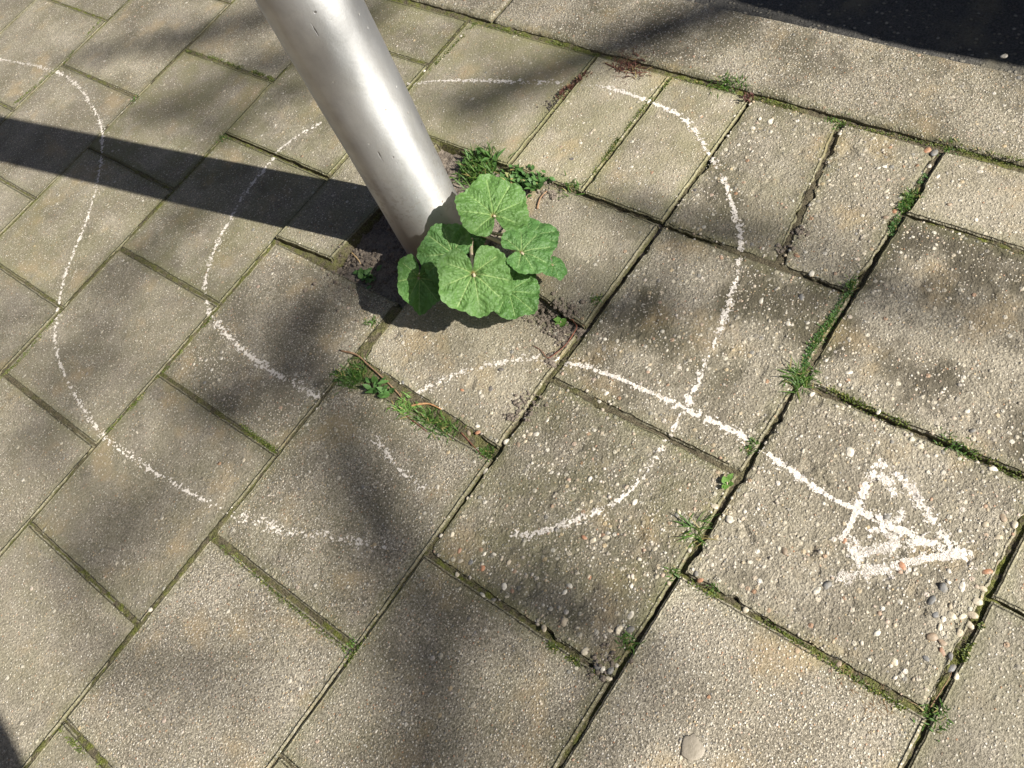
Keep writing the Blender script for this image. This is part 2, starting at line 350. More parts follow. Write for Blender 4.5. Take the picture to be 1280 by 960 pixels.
# ------------------------------------------------------------------ pavement
pavement_z = -0.050
SLABS = []
class Slab:
    # quad in module units: corners (u0,v0) (u1,v0) (u1,v1) (u0,v1); z at each corner in metres
    def __init__(s, q, z=(0, 0, 0, 0), gap=(.0018,) * 4, **kw):
        s.q = np.array(q, float); s.z = np.array(z, float); s.seed = len(SLABS) * 13 + 5
        s.gap = gap; s.p = dict(tone=1.0, wear=.2, speck=.6, moss=.15, warm=.1, stain=.15, jag=.0012, pit=0.0, ero=.5); s.p.update(kw)
        SLABS.append(s)
        X = s.q[:, 0] * S; Y = -s.q[:, 1] * S
        s.c = np.stack([X, Y], 1)
        # inset by the joint gap: edges 0:v0 side, 1:u1 side, 2:v1 side, 3:u0 side
        g = gap
        def ins(i, du, dv): s.c[i] += (du, -dv)
        ins(0, g[3], g[0]); ins(1, -g[1], g[0]); ins(2, -g[1], -g[2]); ins(3, g[3], -g[2])
        s.lo = s.c.min(0) - .004; s.hi = s.c.max(0) + .004
        s.du = np.linalg.norm(s.c[1] - s.c[0]); s.dv = np.linalg.norm(s.c[3] - s.c[0])
    def st(s, x, y):               # invert the near-rectangular bilinear patch
        a = np.full(np.shape(x), .5); b = np.full(np.shape(x), .5)
        c0, c1, c2, c3 = s.c
        for _ in range(4):
            px = (1 - a) * (1 - b) * c0[0] + a * (1 - b) * c1[0] + a * b * c2[0] + (1 - a) * b * c3[0]
            py = (1 - a) * (1 - b) * c0[1] + a * (1 - b) * c1[1] + a * b * c2[1] + (1 - a) * b * c3[1]
            ex, ey = x - px, y - py
            e1 = (c1 - c0) * .5 + (c2 - c3) * .5; e2 = (c3 - c0) * .5 + (c2 - c1) * .5
            det = e1[0] * e2[1] - e1[1] * e2[0]
            a = a + (ex * e2[1] - ey * e2[0]) / det; b = b + (-ex * e1[1] + ey * e1[0]) / det
        return a, b
    def edge(s, a, b):
        return np.minimum(np.minimum(a, 1 - a) * s.du, np.minimum(b, 1 - b) * s.dv)
    def eromask(s, x, y, e):
        m = .5 + .9 * fbm(x, y, 11, 3, s.seed + 3) + (s.p['ero'] - .5)
        return np.clip(m + .35 * sstep(.05, 0, e), 0, 1)
    def height(s, a, b, x, y):
        p = s.p; e = s.edge(a, b); w = p['wear']; sd = s.seed
        z = (1 - a) * (1 - b) * s.z[0] + a * (1 - b) * s.z[1] + a * b * s.z[2] + (1 - a) * b * s.z[3]
        er = s.eromask(x, y, e)
        z = z + .0008 * fbm(x, y, 9, 2, sd) + .00025 * fbm(x, y, 90, 2, sd + 1)
        z = z + w * er * (.0008 * fbm(x, y, 120, 2, sd + 2) + .0010 * fbm(x, y, 45, 2, sd + 5)) - w * er * .0008
        pit = fbm(x, y, 60, 2, sd + 9)
        z = z - (.4 * w + p['pit']) * .0028 * sstep(.45, .8, pit)
        rw = .0035 + .005 * w * np.clip(.5 + fbm(x, y, 35, 2, sd + 7), 0, 1.3)   # worn arris
        z = z - (.0009 + .0040 * w) * np.clip(1 - e / rw, 0, 1) ** 2
        return z, e, er
    def build(s, parent, res, name='paving_slab'):
        n = max(4, int(s.du / res) + 1); mm = max(4, int(s.dv / res) + 1)
        # denser towards the arrises
        def axis(k, L):
            t = np.linspace(0, 1, k); i = np.array([.0, .0012, .003]) / L
            return np.concatenate([i, t[1:-1], 1 - i[::-1]]) if res < .01 else t
        A, B = np.meshgrid(axis(n, s.du), axis(mm, s.dv)); n, mm = A.shape[1], A.shape[0]
        a, b = A.ravel(), B.ravel()
        c0, c1, c2, c3 = s.c
        x = (1 - a) * (1 - b) * c0[0] + a * (1 - b) * c1[0] + a * b * c2[0] + (1 - a) * b * c3[0]
        y = (1 - a) * (1 - b) * c0[1] + a * (1 - b) * c1[1] + a * b * c2[1] + (1 - a) * b * c3[1]
        z, e, er = s.height(a, b, x, y)
        if res < .01:              # chipped outline
            j = s.p['jag'] * (1 + 1.1 * s.p['wear'])
            f = np.clip(1 - e / .012, 0, 1)
            cut = j * (.30 + .6 * np.clip(fbm(x, y, 75, 3, s.seed + 21, .7), -.5, 2) + 1.1 * sstep(.40, .8, fbm(x, y, 30, 2, s.seed + 23)))
            ox = np.where(np.minimum(a, 1 - a) * s.du <= np.minimum(b, 1 - b) * s.dv + 1e-5, np.sign(.5 - a), 0)
            oy = np.where(np.minimum(b, 1 - b) * s.dv <= np.minimum(a, 1 - a) * s.du + 1e-5, np.sign(b - .5) * -1, 0)
            x = x + ox * f * cut; y = y - oy * f * cut
        org = np.array([*s.c.mean(0), 0])
        V = np.stack([x, y, z], 1)
        F = grid_faces(n, mm)[:, ::-1]
        loop = np.concatenate([np.arange(n), np.arange(1, mm) * n + n - 1, (mm - 1) * n + np.arange(n - 2, -1, -1), np.arange(mm - 2, 0, -1) * n])
        k = len(loop); rings = [V[loop]]; base = len(V)
        r1 = V[loop].copy(); r1[:, 2] -= .006
        nrm = V[loop][:, :2] - s.c.mean(0); nrm /= np.linalg.norm(nrm, axis=1)[:, None]
        r1[:, :2] += nrm * .0006 * (1 + fbm(r1[:, 0], r1[:, 1], 120, 2, s.seed))[:, None] - .0002
        r2 = V[loop].copy(); r2[:, 2] = s.z.min() - .045
        VV = np.vstack([V, V[loop], r1, r2]); FF = [F]
        i = np.arange(k); i2 = (i + 1) % k
        for q in range(2):
            o0 = base + q * k; o1 = o0 + k
            FF.append(np.stack([o0 + i, o1 + i, o1 + i2, o0 + i2], 1)[:, ::-1])
        ed = np.concatenate([e, np.zeros(3 * k)]); ee = np.concatenate([er, np.full(3 * k, .6)])
        me = mesh_np(name, VV - org, np.vstack(FF), M_CON, True, {'edge': ed, 'ero': ee, 'side': np.concatenate([np.zeros(len(V)), np.full(k, .85), np.ones(2 * k)])})
        o = ob(name, me, parent, org); s.o = o; s.org = org
        for kk in ('tone', 'wear', 'speck', 'moss', 'warm', 'stain'): o[kk] = float(s.p[kk])
        return o
def rect(u0, u1, v0, v1): return [(u0, v0), (u1, v0), (u1, v1), (u0, v1)]
KU = 3.925                         # kerb side end of the paving rows
special = {}
def sp(key, **kw): special[key] = kw
# (row v0, u0): look of single slabs, read off the photograph
L = dict(tone=1.0, wear=.12, speck=.5, moss=.22)
D = .0045                          # wide sandy joint
sp((1, -.5), wear=.15, speck=.95, moss=.10, tone=.98, stain=.1)
sp((1, .5), wear=.2, speck=.92, moss=.22, tone=.92, gap=(.0012, .002, .001, .0052))
sp((2, 0), wear=.2, speck=.9, moss=.22, tone=.90, stain=.4)
sp((2, 1), stain=.6, wear=.95, speck=.6, moss=.42, tone=.93, jag=.002, pit=.4, ero=.62)
sp((2, 2), stain=.9, wear=.8, speck=.45, moss=.16, tone=.95, warm=.1, jag=.0018, pit=.5)
sp((3, 1.5), stain=.35, wear=1.0, speck=.35, moss=.10, tone=1.02, warm=.18, jag=.0026, pit=.7, ero=.75, gap=(.0015, .0025, .0045, .002))
sp((3, .5), stain=0.0, wear=.2, speck=.85, moss=.05, tone=1.12, warm=.1, gap=(.002, .0015, .0015, .0015))
sp((3, 2.5), stain=1.0, wear=.75, speck=.4, moss=.08, tone=1.02, warm=.15, jag=.002, pit=.4)
sp((3, 3.5), wear=.5, speck=.4, moss=.12, tone=1.05, warm=.28, jag=.002)
sp((0, 1), stain=.6, wear=.3, speck=.75, moss=.15, tone=.93)
sp((0, 3), wear=.1, speck=.3, moss=.62, tone=1.06, warm=.2, gap=(.0012, .0018, .0012, .004))
sp((-1, 2.5), wear=.12, speck=.35, moss=.5, tone=1.0, z=(.006, .001, .001, .006))
sp((-1, 3.5), wear=.1, speck=.35, moss=.55, warm=.1)
sp((-2, 2), wear=.12, speck=.4, moss=.60, warm=.10)
sp((-1, 1.5), wear=.12, speck=.5, moss=.45)
sp((-2, 1), wear=.12, speck=.5, moss=.42)
def row(v, joints, vis=True):
    for u0, u1 in zip(joints[:-1], joints[1:]):
        key = (v, u0); kw = dict(special.get(key, {}))
        r = random.Random(hash((v * 100, u0 * 10)) & 0xffff)
        base = dict(L); base['tone'] = (.96 if v < 1 else .98) + r.uniform(-.13, .10); base['stain'] = r.uniform(.05, .6); base['warm'] = r.uniform(.02, .16)
        z = kw.pop('z', tuple(r.uniform(-.0014, .0014) for _ in range(4)))
        g = kw.pop('gap', tuple(r.choice((r.uniform(.0005, .0010), r.uniform(.0006, .0014), r.uniform(.0012, .0024))) for _ in range(4)))
        base.update(kw)
        jj = lambda: r.uniform(-.0012, .0012)
        q = [(u0 + jj(), v + jj()), (u1 + jj() if u1 < 3.9 else u1, v + jj()), (u1 + jj() if u1 < 3.9 else u1, v + 1 + jj()), (u0 + jj(), v + 1 + jj())]
        Slab(q, z, g, **base)
ROWS = {-4: [-4, -3, -2, -1, 0, 1, 2, 3, KU], -3: [-3.5, -2.5, -1.5, -.5, .5, 1.5, 2.5, 3.5, KU], -2: [-4, -3, -2, -1, 0, 1, 2, 3, KU],
        -1: [-3.5, -2.5, -1.5, -.5, .5, 1.5, 2.5, 3.5, KU], 4: [-4, -3, -2, -1, 0, 1, 2, 3, KU], 5: [-3.5, -2.5, -1.5, -.5, .5, 1.5, 2.5, 3.5, KU],
        -5: [-3.5, -2.5, -1.5, -.5, .5, 1.5, 2.5, 3.5, KU], -6: [-4, -3, -2, -1, 0, 1, 2, 3, KU], 6: [-4, -3, -2, -1, 0, 1, 2, 3, KU],
        -7: [-3.5, -2.5, -1.5, -.5, .5, 1.5, 2.5, 3.5, KU], 7: [-3.5, -2.5, -1.5, -.5, .5, 1.5, 2.5, 3.5, KU], 8: [-4, -3, -2, -1, 0, 1, 2, 3, KU]}
for v, jn in ROWS.items(): row(v, jn)
row(0, [-4, -3, -2, -1, 0, 1, 2]); row(0, [3, KU])
row(1, [-3.5, -2.5, -1.5, -.5, .5, 1.53]); row(2, [-4, -3, -2, -1, 0, 1, 2, 3]); row(3, [-3.5, -2.5, -1.5, -.5, .5, 1.5, 2.5, 3.5, KU])
# cut pieces round the pole and the half slabs by the kerb
Slab([(2.0, 0.0), (3.0, 0.0), (3.0, .50), (2.03, .462)], (.010, .003, .002, .009), (.003,) * 4, tone=.96, wear=.2, speck=.4, moss=.34, warm=.05)
Slab([(1.62, 1.03), (2.30, 1.02), (2.262, 1.99), (1.575, 2.0)], (.001, 0, 0, .001), (.002, .001, .003, .0015), tone=1.05, wear=.6, speck=.45, stain=.35, moss=.16, warm=.36, jag=.0028, pit=.5)
Slab([(2.43, 1.24), (3.0, 1.20), (3.0, 1.995), (2.30, 1.992)], (0, .001, .001, -.001), (.002, .0015, .0018, .002), tone=.95, wear=.35, speck=.35, stain=.35, moss=.26, warm=.2, jag=.002)
Slab(rect(3.01, KU, 1.0, 1.50), (0, .001, 0, 0), (.0012,) * 4, tone=1.16, wear=.3, speck=.3, stain=.25, moss=.42, warm=.42, jag=.0016)
Slab(rect(3.01, KU, 1.50, 2.0), (.001, 0, 0, 0), (.0012,) * 4, tone=1.14, wear=.35, speck=.35, stain=.5, moss=.40, warm=.42, jag=.0016)
Slab([(3.0, 2.0), (KU, 2.0), (KU, 2.49), (3.0, 2.63)], (0, 0, .001, 0), (.0010, .0015, .0018, .0012), tone=.95, wear=.75, speck=.4, stain=.8, moss=.30, warm=.2, jag=.0032, pit=.4)
Slab([(3.0, 2.63), (KU, 2.49), (KU, 3.0), (3.0, 3.0)], (0, 0, -.001, 0), (.0018, .0015, .0018, .0012), tone=.98, wear=.9, speck=.45, moss=.16, warm=.25, jag=.0032, pit=.5)

def inview(s, pad=60):
    mx = []
    for c in [*s.c, s.c.mean(0)]:
        q = RW @ (np.array([*c, 0]) - CAMW)
        if q[2] > .05:
            mx.append((640 + FPX * q[0] / q[2], 480 + FPX * q[1] / q[2]))
    if not mx: return False
    mx = np.array(mx)
    return mx[:, 0].max() > -pad and mx[:, 0].min() < 1280 + pad and mx[:, 1].max() > -pad and mx[:, 1].min() < 960 + pad

# bedding sand: one sheet below the slabs, higher and greener in the old joints at the left
GX = np.arange(-.55, 1.195, .003); GY = np.arange(-1.45, 1.62, .003)
gx, gy = np.meshgrid(GX, GY); gx = gx.ravel(); gy = gy.ravel()
def bedz(x, y):
    u = x / S; v = -y / S
    flush = sstep(2.3, .6, v) * sstep(4.2, 2.0, u * .6 + v)
    hole = sstep(1.97, 2.02, u) * sstep(3.02, 2.97, u) * sstep(.46, .5, v) * sstep(2.0, 1.9, v)
    return np.minimum(-.0066 + .0052 * flush + .0024 * fbm(x, y, 26, 3, 77) + .0060 * (1 - .6 * flush) * fbm(x, y, 8, 2, 79), -.0006) + .0014 * fbm(x, y, 150, 2, 78) - .025 * hole
def bed_grid(x, y):               # the sand only shows in the joints; below the slabs it lies deeper
    z = bedz(x, y)
    for s in SLABS:
        i = np.where((x > s.lo[0]) & (x < s.hi[0]) & (y > s.lo[1]) & (y < s.hi[1]))[0]
        if len(i):
            p, q = s.st(x[i], y[i]); z[i] -= .02 * sstep(.004, .011, s.edge(p, q)) * ((p > 0) & (p < 1) & (q > 0) & (q < 1))
    return z
green = np.clip(.62 + .9 * fbm(gx, gy, 5, 3, 81) - .25 * sstep(1.5, 3, -gy / S), 0, 1)
me = mesh_np('pavement', np.stack([gx, gy, bed_grid(gx, gy)], 1), grid_faces(len(GX), len(GY)), M_JOINT, True, {'green': green})
pav = ob('pavement', me); tag(pav, kind='structure')
for s in SLABS: s.build(pav, .0026 if inview(s) else .03)

def slab_at(x, y):
    for s in SLABS:
        if s.lo[0] <= x <= s.hi[0] and s.lo[1] <= y <= s.hi[1]:
            a, b = s.st(x, y)
            if 0.0 <= a <= 1 and 0.0 <= b <= 1: return s, float(a), float(b)
    return None
def surf(x, y):
    r = slab_at(x, y)
    if r is None: return float(bedz(np.array([x]), np.array([y]))[0])
    return float(r[0].height(np.array([r[1]]), np.array([r[2]]), np.array([x]), np.array([y]))[0][0])

# ground, road, kerb
def sheet(name, x0, x1, y0, y1, z, mat, label=None):
    me = mesh_np(name, [(x0, y0, z), (x1, y0, z), (x1, y1, z), (x0, y1, z)], [(0, 1, 2, 3)], mat, False)
    o = ob(name, me); tag(o, kind='structure'); return o
gm = plain('far paving', (.20, .18, .145), (.27, .245, .20), 40, .9)
gnd = sheet('ground', -400, 1.2, -400, 400, -.052, gm)
ROADZ = -.085
RX = np.arange(1.30, 1.75, .006); RY = np.arange(-1.3, 1.2, .006); rx, ry = np.meshgrid(RX, RY); rx = rx.ravel(); ry = ry.ravel()
sheet('road', 1.2, 400, -400, 400, ROADZ - .006, M_ASPH)
me = mesh_np('gutter', np.stack([rx, ry, ROADZ + .003 * fbm(rx, ry, 14, 3, 5) + .0018 * fbm(rx, ry, 110, 2, 6)], 1), grid_faces(len(RX), len(RY)), M_ASPH)
tag(ob('gutter', me), kind='structure')

kerb = empty('kerb', (1.265, 0, 0)); kerb['kind'] = 'structure'
K0, K1 = 3.958 * S, 4.488 * S
def kerb_stone(y0, y1, fine, z0=.004, z1=0.0, sd=0):
    r = .003 if fine else .05
    nx = int((K1 - K0) / r) + 1; ny = int((y1 - y0) / r) + 1
    X, Y = np.meshgrid(np.linspace(K0, K1, nx), np.linspace(y0 + .003, y1 - .003, ny)); x = X.ravel(); y = Y.ravel()
    e = np.minimum(np.minimum(x - K0, K1 - x), np.minimum(y - y0 - .003, y1 - .003 - y))
    f = (y - y0) / (y1 - y0)
    z = z0 * f + z1 * (1 - f) + .0012 * fbm(x, y, 8, 2, sd) + .0005 * fbm(x, y, 100, 2, sd + 1)
    rw = .005 + .004 * fbm(x, y, 40, 2, sd + 2)
    z = z - .0045 * np.clip(1 - e / rw, 0, 1) ** 2
    z = z - .003 * sstep(.5, .8, fbm(x, y, 50, 2, sd + 4)) * sstep(.03, .0, K1 - x)
    if fine:
        x = x + np.where(x > K1 - .002, -.003 * np.clip(fbm(x, y, 40, 3, sd + 8), -.3, 1), 0) + np.where(x < K0 + .002, .002 * fbm(x, y, 60, 3, sd + 9), 0)
    V = np.stack([x, y, z], 1); n, mm = nx, ny
    loop = np.concatenate([np.arange(n), np.arange(1, mm) * n + n - 1, (mm - 1) * n + np.arange(n - 2, -1, -1), np.arange(mm - 2, 0, -1) * n])
    k = len(loop); lo = V[loop].copy(); lo[:, 2] = -.2; md = V[loop].copy(); md[:, 2] -= .008
    i = np.arange(k); i2 = (i + 1) % k; b = len(V)
    F = [grid_faces(n, mm)] + [np.stack([b + q * k + i, b + q * k + i2, b + (q + 1) * k + i2, b + (q + 1) * k + i], 1)[:, ::-1] for q in (0, 1)]
    F[1] = F[1]; org = np.array([0, (y0 + y1) / 2, 0]) + np.array([1.265, 0, 0])
    me = mesh_np('kerb_stone', np.vstack([V, V[loop], md, lo]) - org, np.vstack(F), M_CON, True,
                 {'edge': np.concatenate([np.where(x - K0 < .03, np.maximum(x - K0, 0), .05), np.zeros(3 * k)]), 'ero': np.concatenate([np.full(len(V), .7), np.full(3 * k, .5)]), 'side': np.concatenate([np.zeros(len(V)), np.full(k, .2), np.full(2 * k, .8)])})
    o = ob('kerb_stone', me, kerb, org - np.array([1.265, 0, 0]))
    for a_, v_ in dict(tone=.90, wear=.55, speck=.85, moss=.14, warm=.30, stain=.75).items(): o[a_] = v_
KJ = -.172 * S
for k in range(-4, 5):
    y1 = KJ + k * 1.0 + 1.0
    kerb_stone(KJ + k, y1, k in (-1, 0), .006 if k == 0 else .004, .006 if k == 0 else 0.0, 40 + k * 7)

# ------------------------------------------------------------------ soil round the pole and other loose earth
def ico(sub=1):
    bm = bmesh.new(); bmesh.ops.create_icosphere(bm, subdivisions=sub, radius=1)
    V = np.array([v.co[:] for v in bm.verts]); F = [tuple(v.index for v in f.verts) for f in bm.faces]; bm.free(); return V, F
ICO1 = ico(1); ICO2 = ico(2)
def rot_rand(r=rng):
    q = r.normal(size=4); q /= np.linalg.norm(q); a, b, c, d = q
    return np.array([[1 - 2 * (c * c + d * d), 2 * (b * c - a * d), 2 * (b * d + a * c)], [2 * (b * c + a * d), 1 - 2 * (b * b + d * d), 2 * (c * d - a * b)], [2 * (b * d - a * c), 2 * (c * d + a * b), 1 - 2 * (b * b + c * c)]])
def lump(mb, p, r, flat=.7, base=ICO1, rough=.25):
    V, F = base
    k = rng.uniform(.7, 1.25, 3)
    W = V * k * (1 + rough * rng.uniform(-1, 1, (len(V), 1)))
    W = (W @ rot_rand().T) * np.array([1, 1, flat]) * r
    mb.add(W + p, F)
PC = np.array([.738, -.268])       # foot of the pole
sx = np.arange(1.92 * S, 3.03 * S, .003); sy = np.arange(-2.02 * S, -.40 * S, .003)
SX, SY = np.meshgrid(sx, sy); x_, y_ = SX.ravel(), SY.ravel()
zz = -.013 + .006 * fbm(x_, y_, 22, 3, 301) + .0045 * fbm(x_, y_, 110, 3, 302, .6)
pd = np.hypot(x_ - PC[0], y_ - PC[1]); zz += .006 * sstep(.14, .06, pd)
soil = tag(ob('soil', mesh_np('soil', np.stack([x_, y_, zz], 1), grid_faces(len(sx), len(sy)), M_SOIL)), kind='structure')
def soilz(x, y):
    return -.012 + .006 * float(fbm(np.array([x]), np.array([y]), 22, 3, 301)[0]) + .006 * float(sstep(.14, .06, np.hypot(x - PC[0], y - PC[1])))
def zat(x, y):
    r = slab_at(x, y)
    if r is not None: return surf(x, y)
    if sx[0] < x < sx[-1] and sy[0] < y < sy[-1]: return max(soilz(x, y), float(bedz(np.array([x]), np.array([y]))[0]))
    if K0 <= x <= K1: return .002
    return float(bedz(np.array([x]), np.array([y]))[0])
def crumbs(name, spots, mat, label, cat, rmin=.0012, rmax=.004):
    mb = MB()
    for px, spread, n in spots:
        c = G(px)
        for _ in range(n):
            x = c[0] + rng.normal() * spread; y = c[1] + rng.normal() * spread
            r = rmin + (rmax - rmin) * rng.random() ** 2.2
            lump(mb, np.array([x, y, zat(x, y) + r * .35]), r)
    o = ob(name, mb.mesh(name, mat, False)); return tag(o, label, cat, kind='stuff')
crumbs('soil_crumbs', [((690, 392), .016, 190), ((705, 412), .008, 60), ((655, 508), .010, 90), ((640, 520), .006, 30), ((690, 450), .006, 40), ((470, 330), .045, 160), ((600, 300), .04, 170),
                       ((685, 240), .014, 60), ((440, 318), .012, 50), ((715, 390), .010, 40), ((700, 425), .008, 40), ((980, 310), .006, 25), ((1000, 290), .006, 25), ((750, 835), .012, 40), ((480, 300), .05, 120)],
       M_SOIL, 'crumbs of dry brown earth lying round the pole and plant', 'soil crumbs')
crumbs('soot_crumbs', [((686, 133), .008, 22), ((690, 128), .006, 14)], plain('dark crumbs', (.03, .025, .02), (.10, .08, .065)), 'little dark crumbs of earth at the end of the red weed by the chalk line', 'crumbs', .001, .003)

# ------------------------------------------------------------------ pole
pole = empty('metal_pole', (PC[0], PC[1], 0))
tag(pole, 'thick round silver metal pole standing in the gap between the slabs', 'pole')
def revolve(prof, seg=96):
    V = []; F = []
    for r, z in prof:
        for k in range(seg):
            q = 2 * math.pi * k / seg; V.append((r * math.cos(q), r * math.sin(q), z))
    for i in range(len(prof) - 1):
        for k in range(seg):
            F.append((i * seg + k, i * seg + (k + 1) % seg, (i + 1) * seg + (k + 1) % seg, (i + 1) * seg + k))
    return np.array(V), F
zs = np.concatenate([np.linspace(-.2, .9, 90), np.linspace(.95, 3.2, 30)])
V, F = revolve([(.0586, z) for z in zs])
ang = np.arctan2(V[:, 1], V[:, 0]); dent = .0005 * vn(ang * 1.6, V[:, 2] * 7, 8) + .00025 * vn(ang * 4, V[:, 2] * 22, 9)
V[:, :2] *= (1 + dent / .0586)[:, None]
mb = MB(); mb.add(V, F); ob('shaft', mb.mesh('shaft', M_METAL), pole)
V, F = revolve([(.061, 3.16), (.061, 3.205), (.056, 3.225), (.03, 3.24), (.0005, 3.243)], 48)
mb = MB(); mb.add(V, F); ob('cap', mb.mesh('cap', M_METAL), pole)

# ------------------------------------------------------------------ mallow plant
base = G((596, 306), -.005)
plant = empty('mallow_plant', tuple(base)); tag(plant, 'young green plant with big round wrinkled leaves growing at the foot of the pole', 'plant')
def leaf_mesh(jpx, tip, z, nrm, mat, seed, R_=None, asp=1.0, fold=0.0, cup=0.0, wave=.05, notch=.62):
    n = np.array(nrm, float); n /= np.linalg.norm(n)
    J = G(jpx, z); T = onplane(tip, J, n); d = T - J; Rr = np.linalg.norm(d) if R_ is None else R_
    d /= np.linalg.norm(d); s = np.cross(n, d)
    nr, na = 46, 180
    th = np.linspace(-math.pi, math.pi, na, endpoint=False); t = (np.arange(nr + 1) / nr) ** .9
    r = .86 + .14 * np.cos(th)
    lob = sum(np.exp(-((th - c) / .34) ** 2) for c in (0, 1.02, -1.02, 1.98, -1.98))
    r = r * (.90 + .13 * lob)
    r = r * (1 + .017 * (np.abs(np.sin(th * 15.5 + 1.1 * np.sin(th * 3 + seed))) * 2 - 1) + .03 * vn(th * 3 + seed * 3, th * 0, seed))
    ab = math.pi - np.abs(th)
    r = r * (1 - .93 * np.exp(-(ab / (notch * .42)) ** 2))
    tt, aa = np.meshgrid(t, th, indexing='ij'); rr = r[None, :] * tt
    lx = (rr * np.cos(aa)).ravel(); ly = (rr * np.sin(aa)).ravel() * asp
    segs = []
    rs = random.Random(seed)
    for k, a0 in enumerate((0, .62, -.62, 1.28, -1.28, 2.1, -2.1)):
        a0 += rs.uniform(-.06, .06); ln = (.93, .84, .84, .8, .8, .66, .66)[k]
        p1 = (ln * math.cos(a0), ln * math.sin(a0)); segs.append((0, 0, *p1, 1.0))
        for q in range(6):
            f = .20 + .135 * q + rs.uniform(-.02, .02); bx, by = p1[0] * f, p1[1] * f; L2 = (.34 - .035 * q) * ln
            for sg in (1, -1):
                a1 = a0 + sg * (.72 + rs.uniform(-.1, .1)); segs.append((bx, by, bx + L2 * math.cos(a1), by + L2 * math.sin(a1), .45))
    dm = np.full(lx.shape, 9.0); dv = np.full(lx.shape, 9.0); vein = np.zeros(lx.shape)
    for (x0, y0, x1, y1, wd) in segs:
        ex, ey = x1 - x0, y1 - y0; tq = np.clip(((lx - x0) * ex + (ly / asp - y0) * ey) / (ex * ex + ey * ey), 0, 1)
        dd = np.hypot(lx - x0 - tq * ex, ly / asp - y0 - tq * ey)
        w_ = (.021 if wd == 1 else .011) * (1 - .7 * tq)
        vein = np.maximum(vein, np.exp(-(dd / w_) ** 2) * (1 if wd == 1 else .28))
        dv = np.minimum(dv, dd)
        if wd == 1: dm = np.minimum(dm, dd)
    hz = .058 * np.sqrt(np.clip(dv, 0, .09) / .09) + .045 * sstep(0, .2, dm)            # quilted between the veins
    hz = hz + .022 * fbm(lx * 1.0 + seed, ly, 9, 2, seed, .6) - .012 * vein
    rad = np.hypot(lx, ly)
    hz = hz + cup * rad ** 2 - .10 * np.exp(-(rad / .14) ** 2)
    hz = hz + wave * rad ** 2 * np.sin(3 * aa.ravel() + seed) + .5 * wave * rad ** 3 * np.sin(7 * aa.ravel() + 2 * seed)
    lz = hz
    if fold:                       # halves lifted about the midrib
        a = np.abs(ly) * fold; lz = lz + a; ly = ly * math.cos(math.atan(abs(fold)))
    P = J + Rr * (lx[:, None] * d + ly[:, None] * s + lz[:, None] * n)
    F = []
    for i in range(nr):
        for k in range(na):
            k2 = (k + 1) % na; F.append((i * na + k, (i + 1) * na + k, (i + 1) * na + k2, i * na + k2))
    heart = np.exp(-(rad / .05) ** 2) * .9
    o = ob('leaf', mesh_np('leaf', P - base, F, mat, True, {'vein': vein, 'heart': heart}), plant)
    return J
SV = SUND
leaves = [  # junction px, tip px, height of the junction, normal, material, seed, options
    ((617, 268), (606, 221), .118, (.05, -.45, .9), M_LEAF_D, 3, dict(notch=.62, cup=-.05)),
    ((592, 341), (601, 396), .112, (-.12, -.55, .85), M_LEAF, 5, dict(cup=-.04)),
    ((652, 314), (700, 305), .098, (.15, -.35, .9), M_LEAF, 8, dict(cup=-.10, R_=.046)),
    ((664, 296), (700, 285), .078, (.3, -.2, .9), M_LEAF, 9, dict(cup=-.12, R_=.043)),
    ((636, 364), (672, 392), .060, (.05, -.4, .9), M_LEAF_D, 12, dict(cup=-.05, R_=.047)),
    ((566, 317), (518, 318), .082, (-.30, -.45, .8), M_LEAF, 15, dict(cup=-.10, R_=.053)),
    ((524, 346), (526, 396), .062, (.05, -.65, .75), M_LEAF, 18, dict(cup=-.05, fold=.40, R_=.055, asp=.9)),
    ((691, 330), (703, 350), .060, (.45, -.4, .75), M_LEAF_D, 21, dict(cup=-.25, R_=.026)),
    ((583, 296), (600, 312), .055, (.1, -.2, .95), M_LEAF_D, 24, dict(cup=-.1, R_=.034)),
    ((648, 336), (668, 352), .030, (.1, -.3, .95), M_LEAF_D, 27, dict(cup=-.1, R_=.030)),
]
for jp, tp, z, nn, mt, sd, kw in leaves:
    J = leaf_mesh(jp, tp, z, nn, mt, sd, **kw)
    n = np.array(nn) / np.linalg.norm(nn)
    p1 = J - n * .004; root = base + np.array([rng.uniform(-.012, .012), rng.uniform(-.012, .012), .004])
    mid = (root * .45 + p1 * .55); mid[2] = p1[2] * .75; mid2 = root + (p1 - root) * .15; mid2[2] = .03 + .1 * z
    mb = MB(); tube(mb, smooth_path([root, mid2, mid, p1 + np.array([0, 0, -.004]), p1 + n * .001], 16) - base, np.linspace(.0032, .0019, 16), 8)
    ob('petiole', mb.mesh('petiole', M_STEM), plant)
mb = MB(); tube(mb, [(0, 0, -.02), (.001, 0, 0), (0, .001, .016), (.001, .001, .03)], [.009, .009, .008, .003], 10)
ob('stem', mb.mesh('stem', M_STEM), plant)

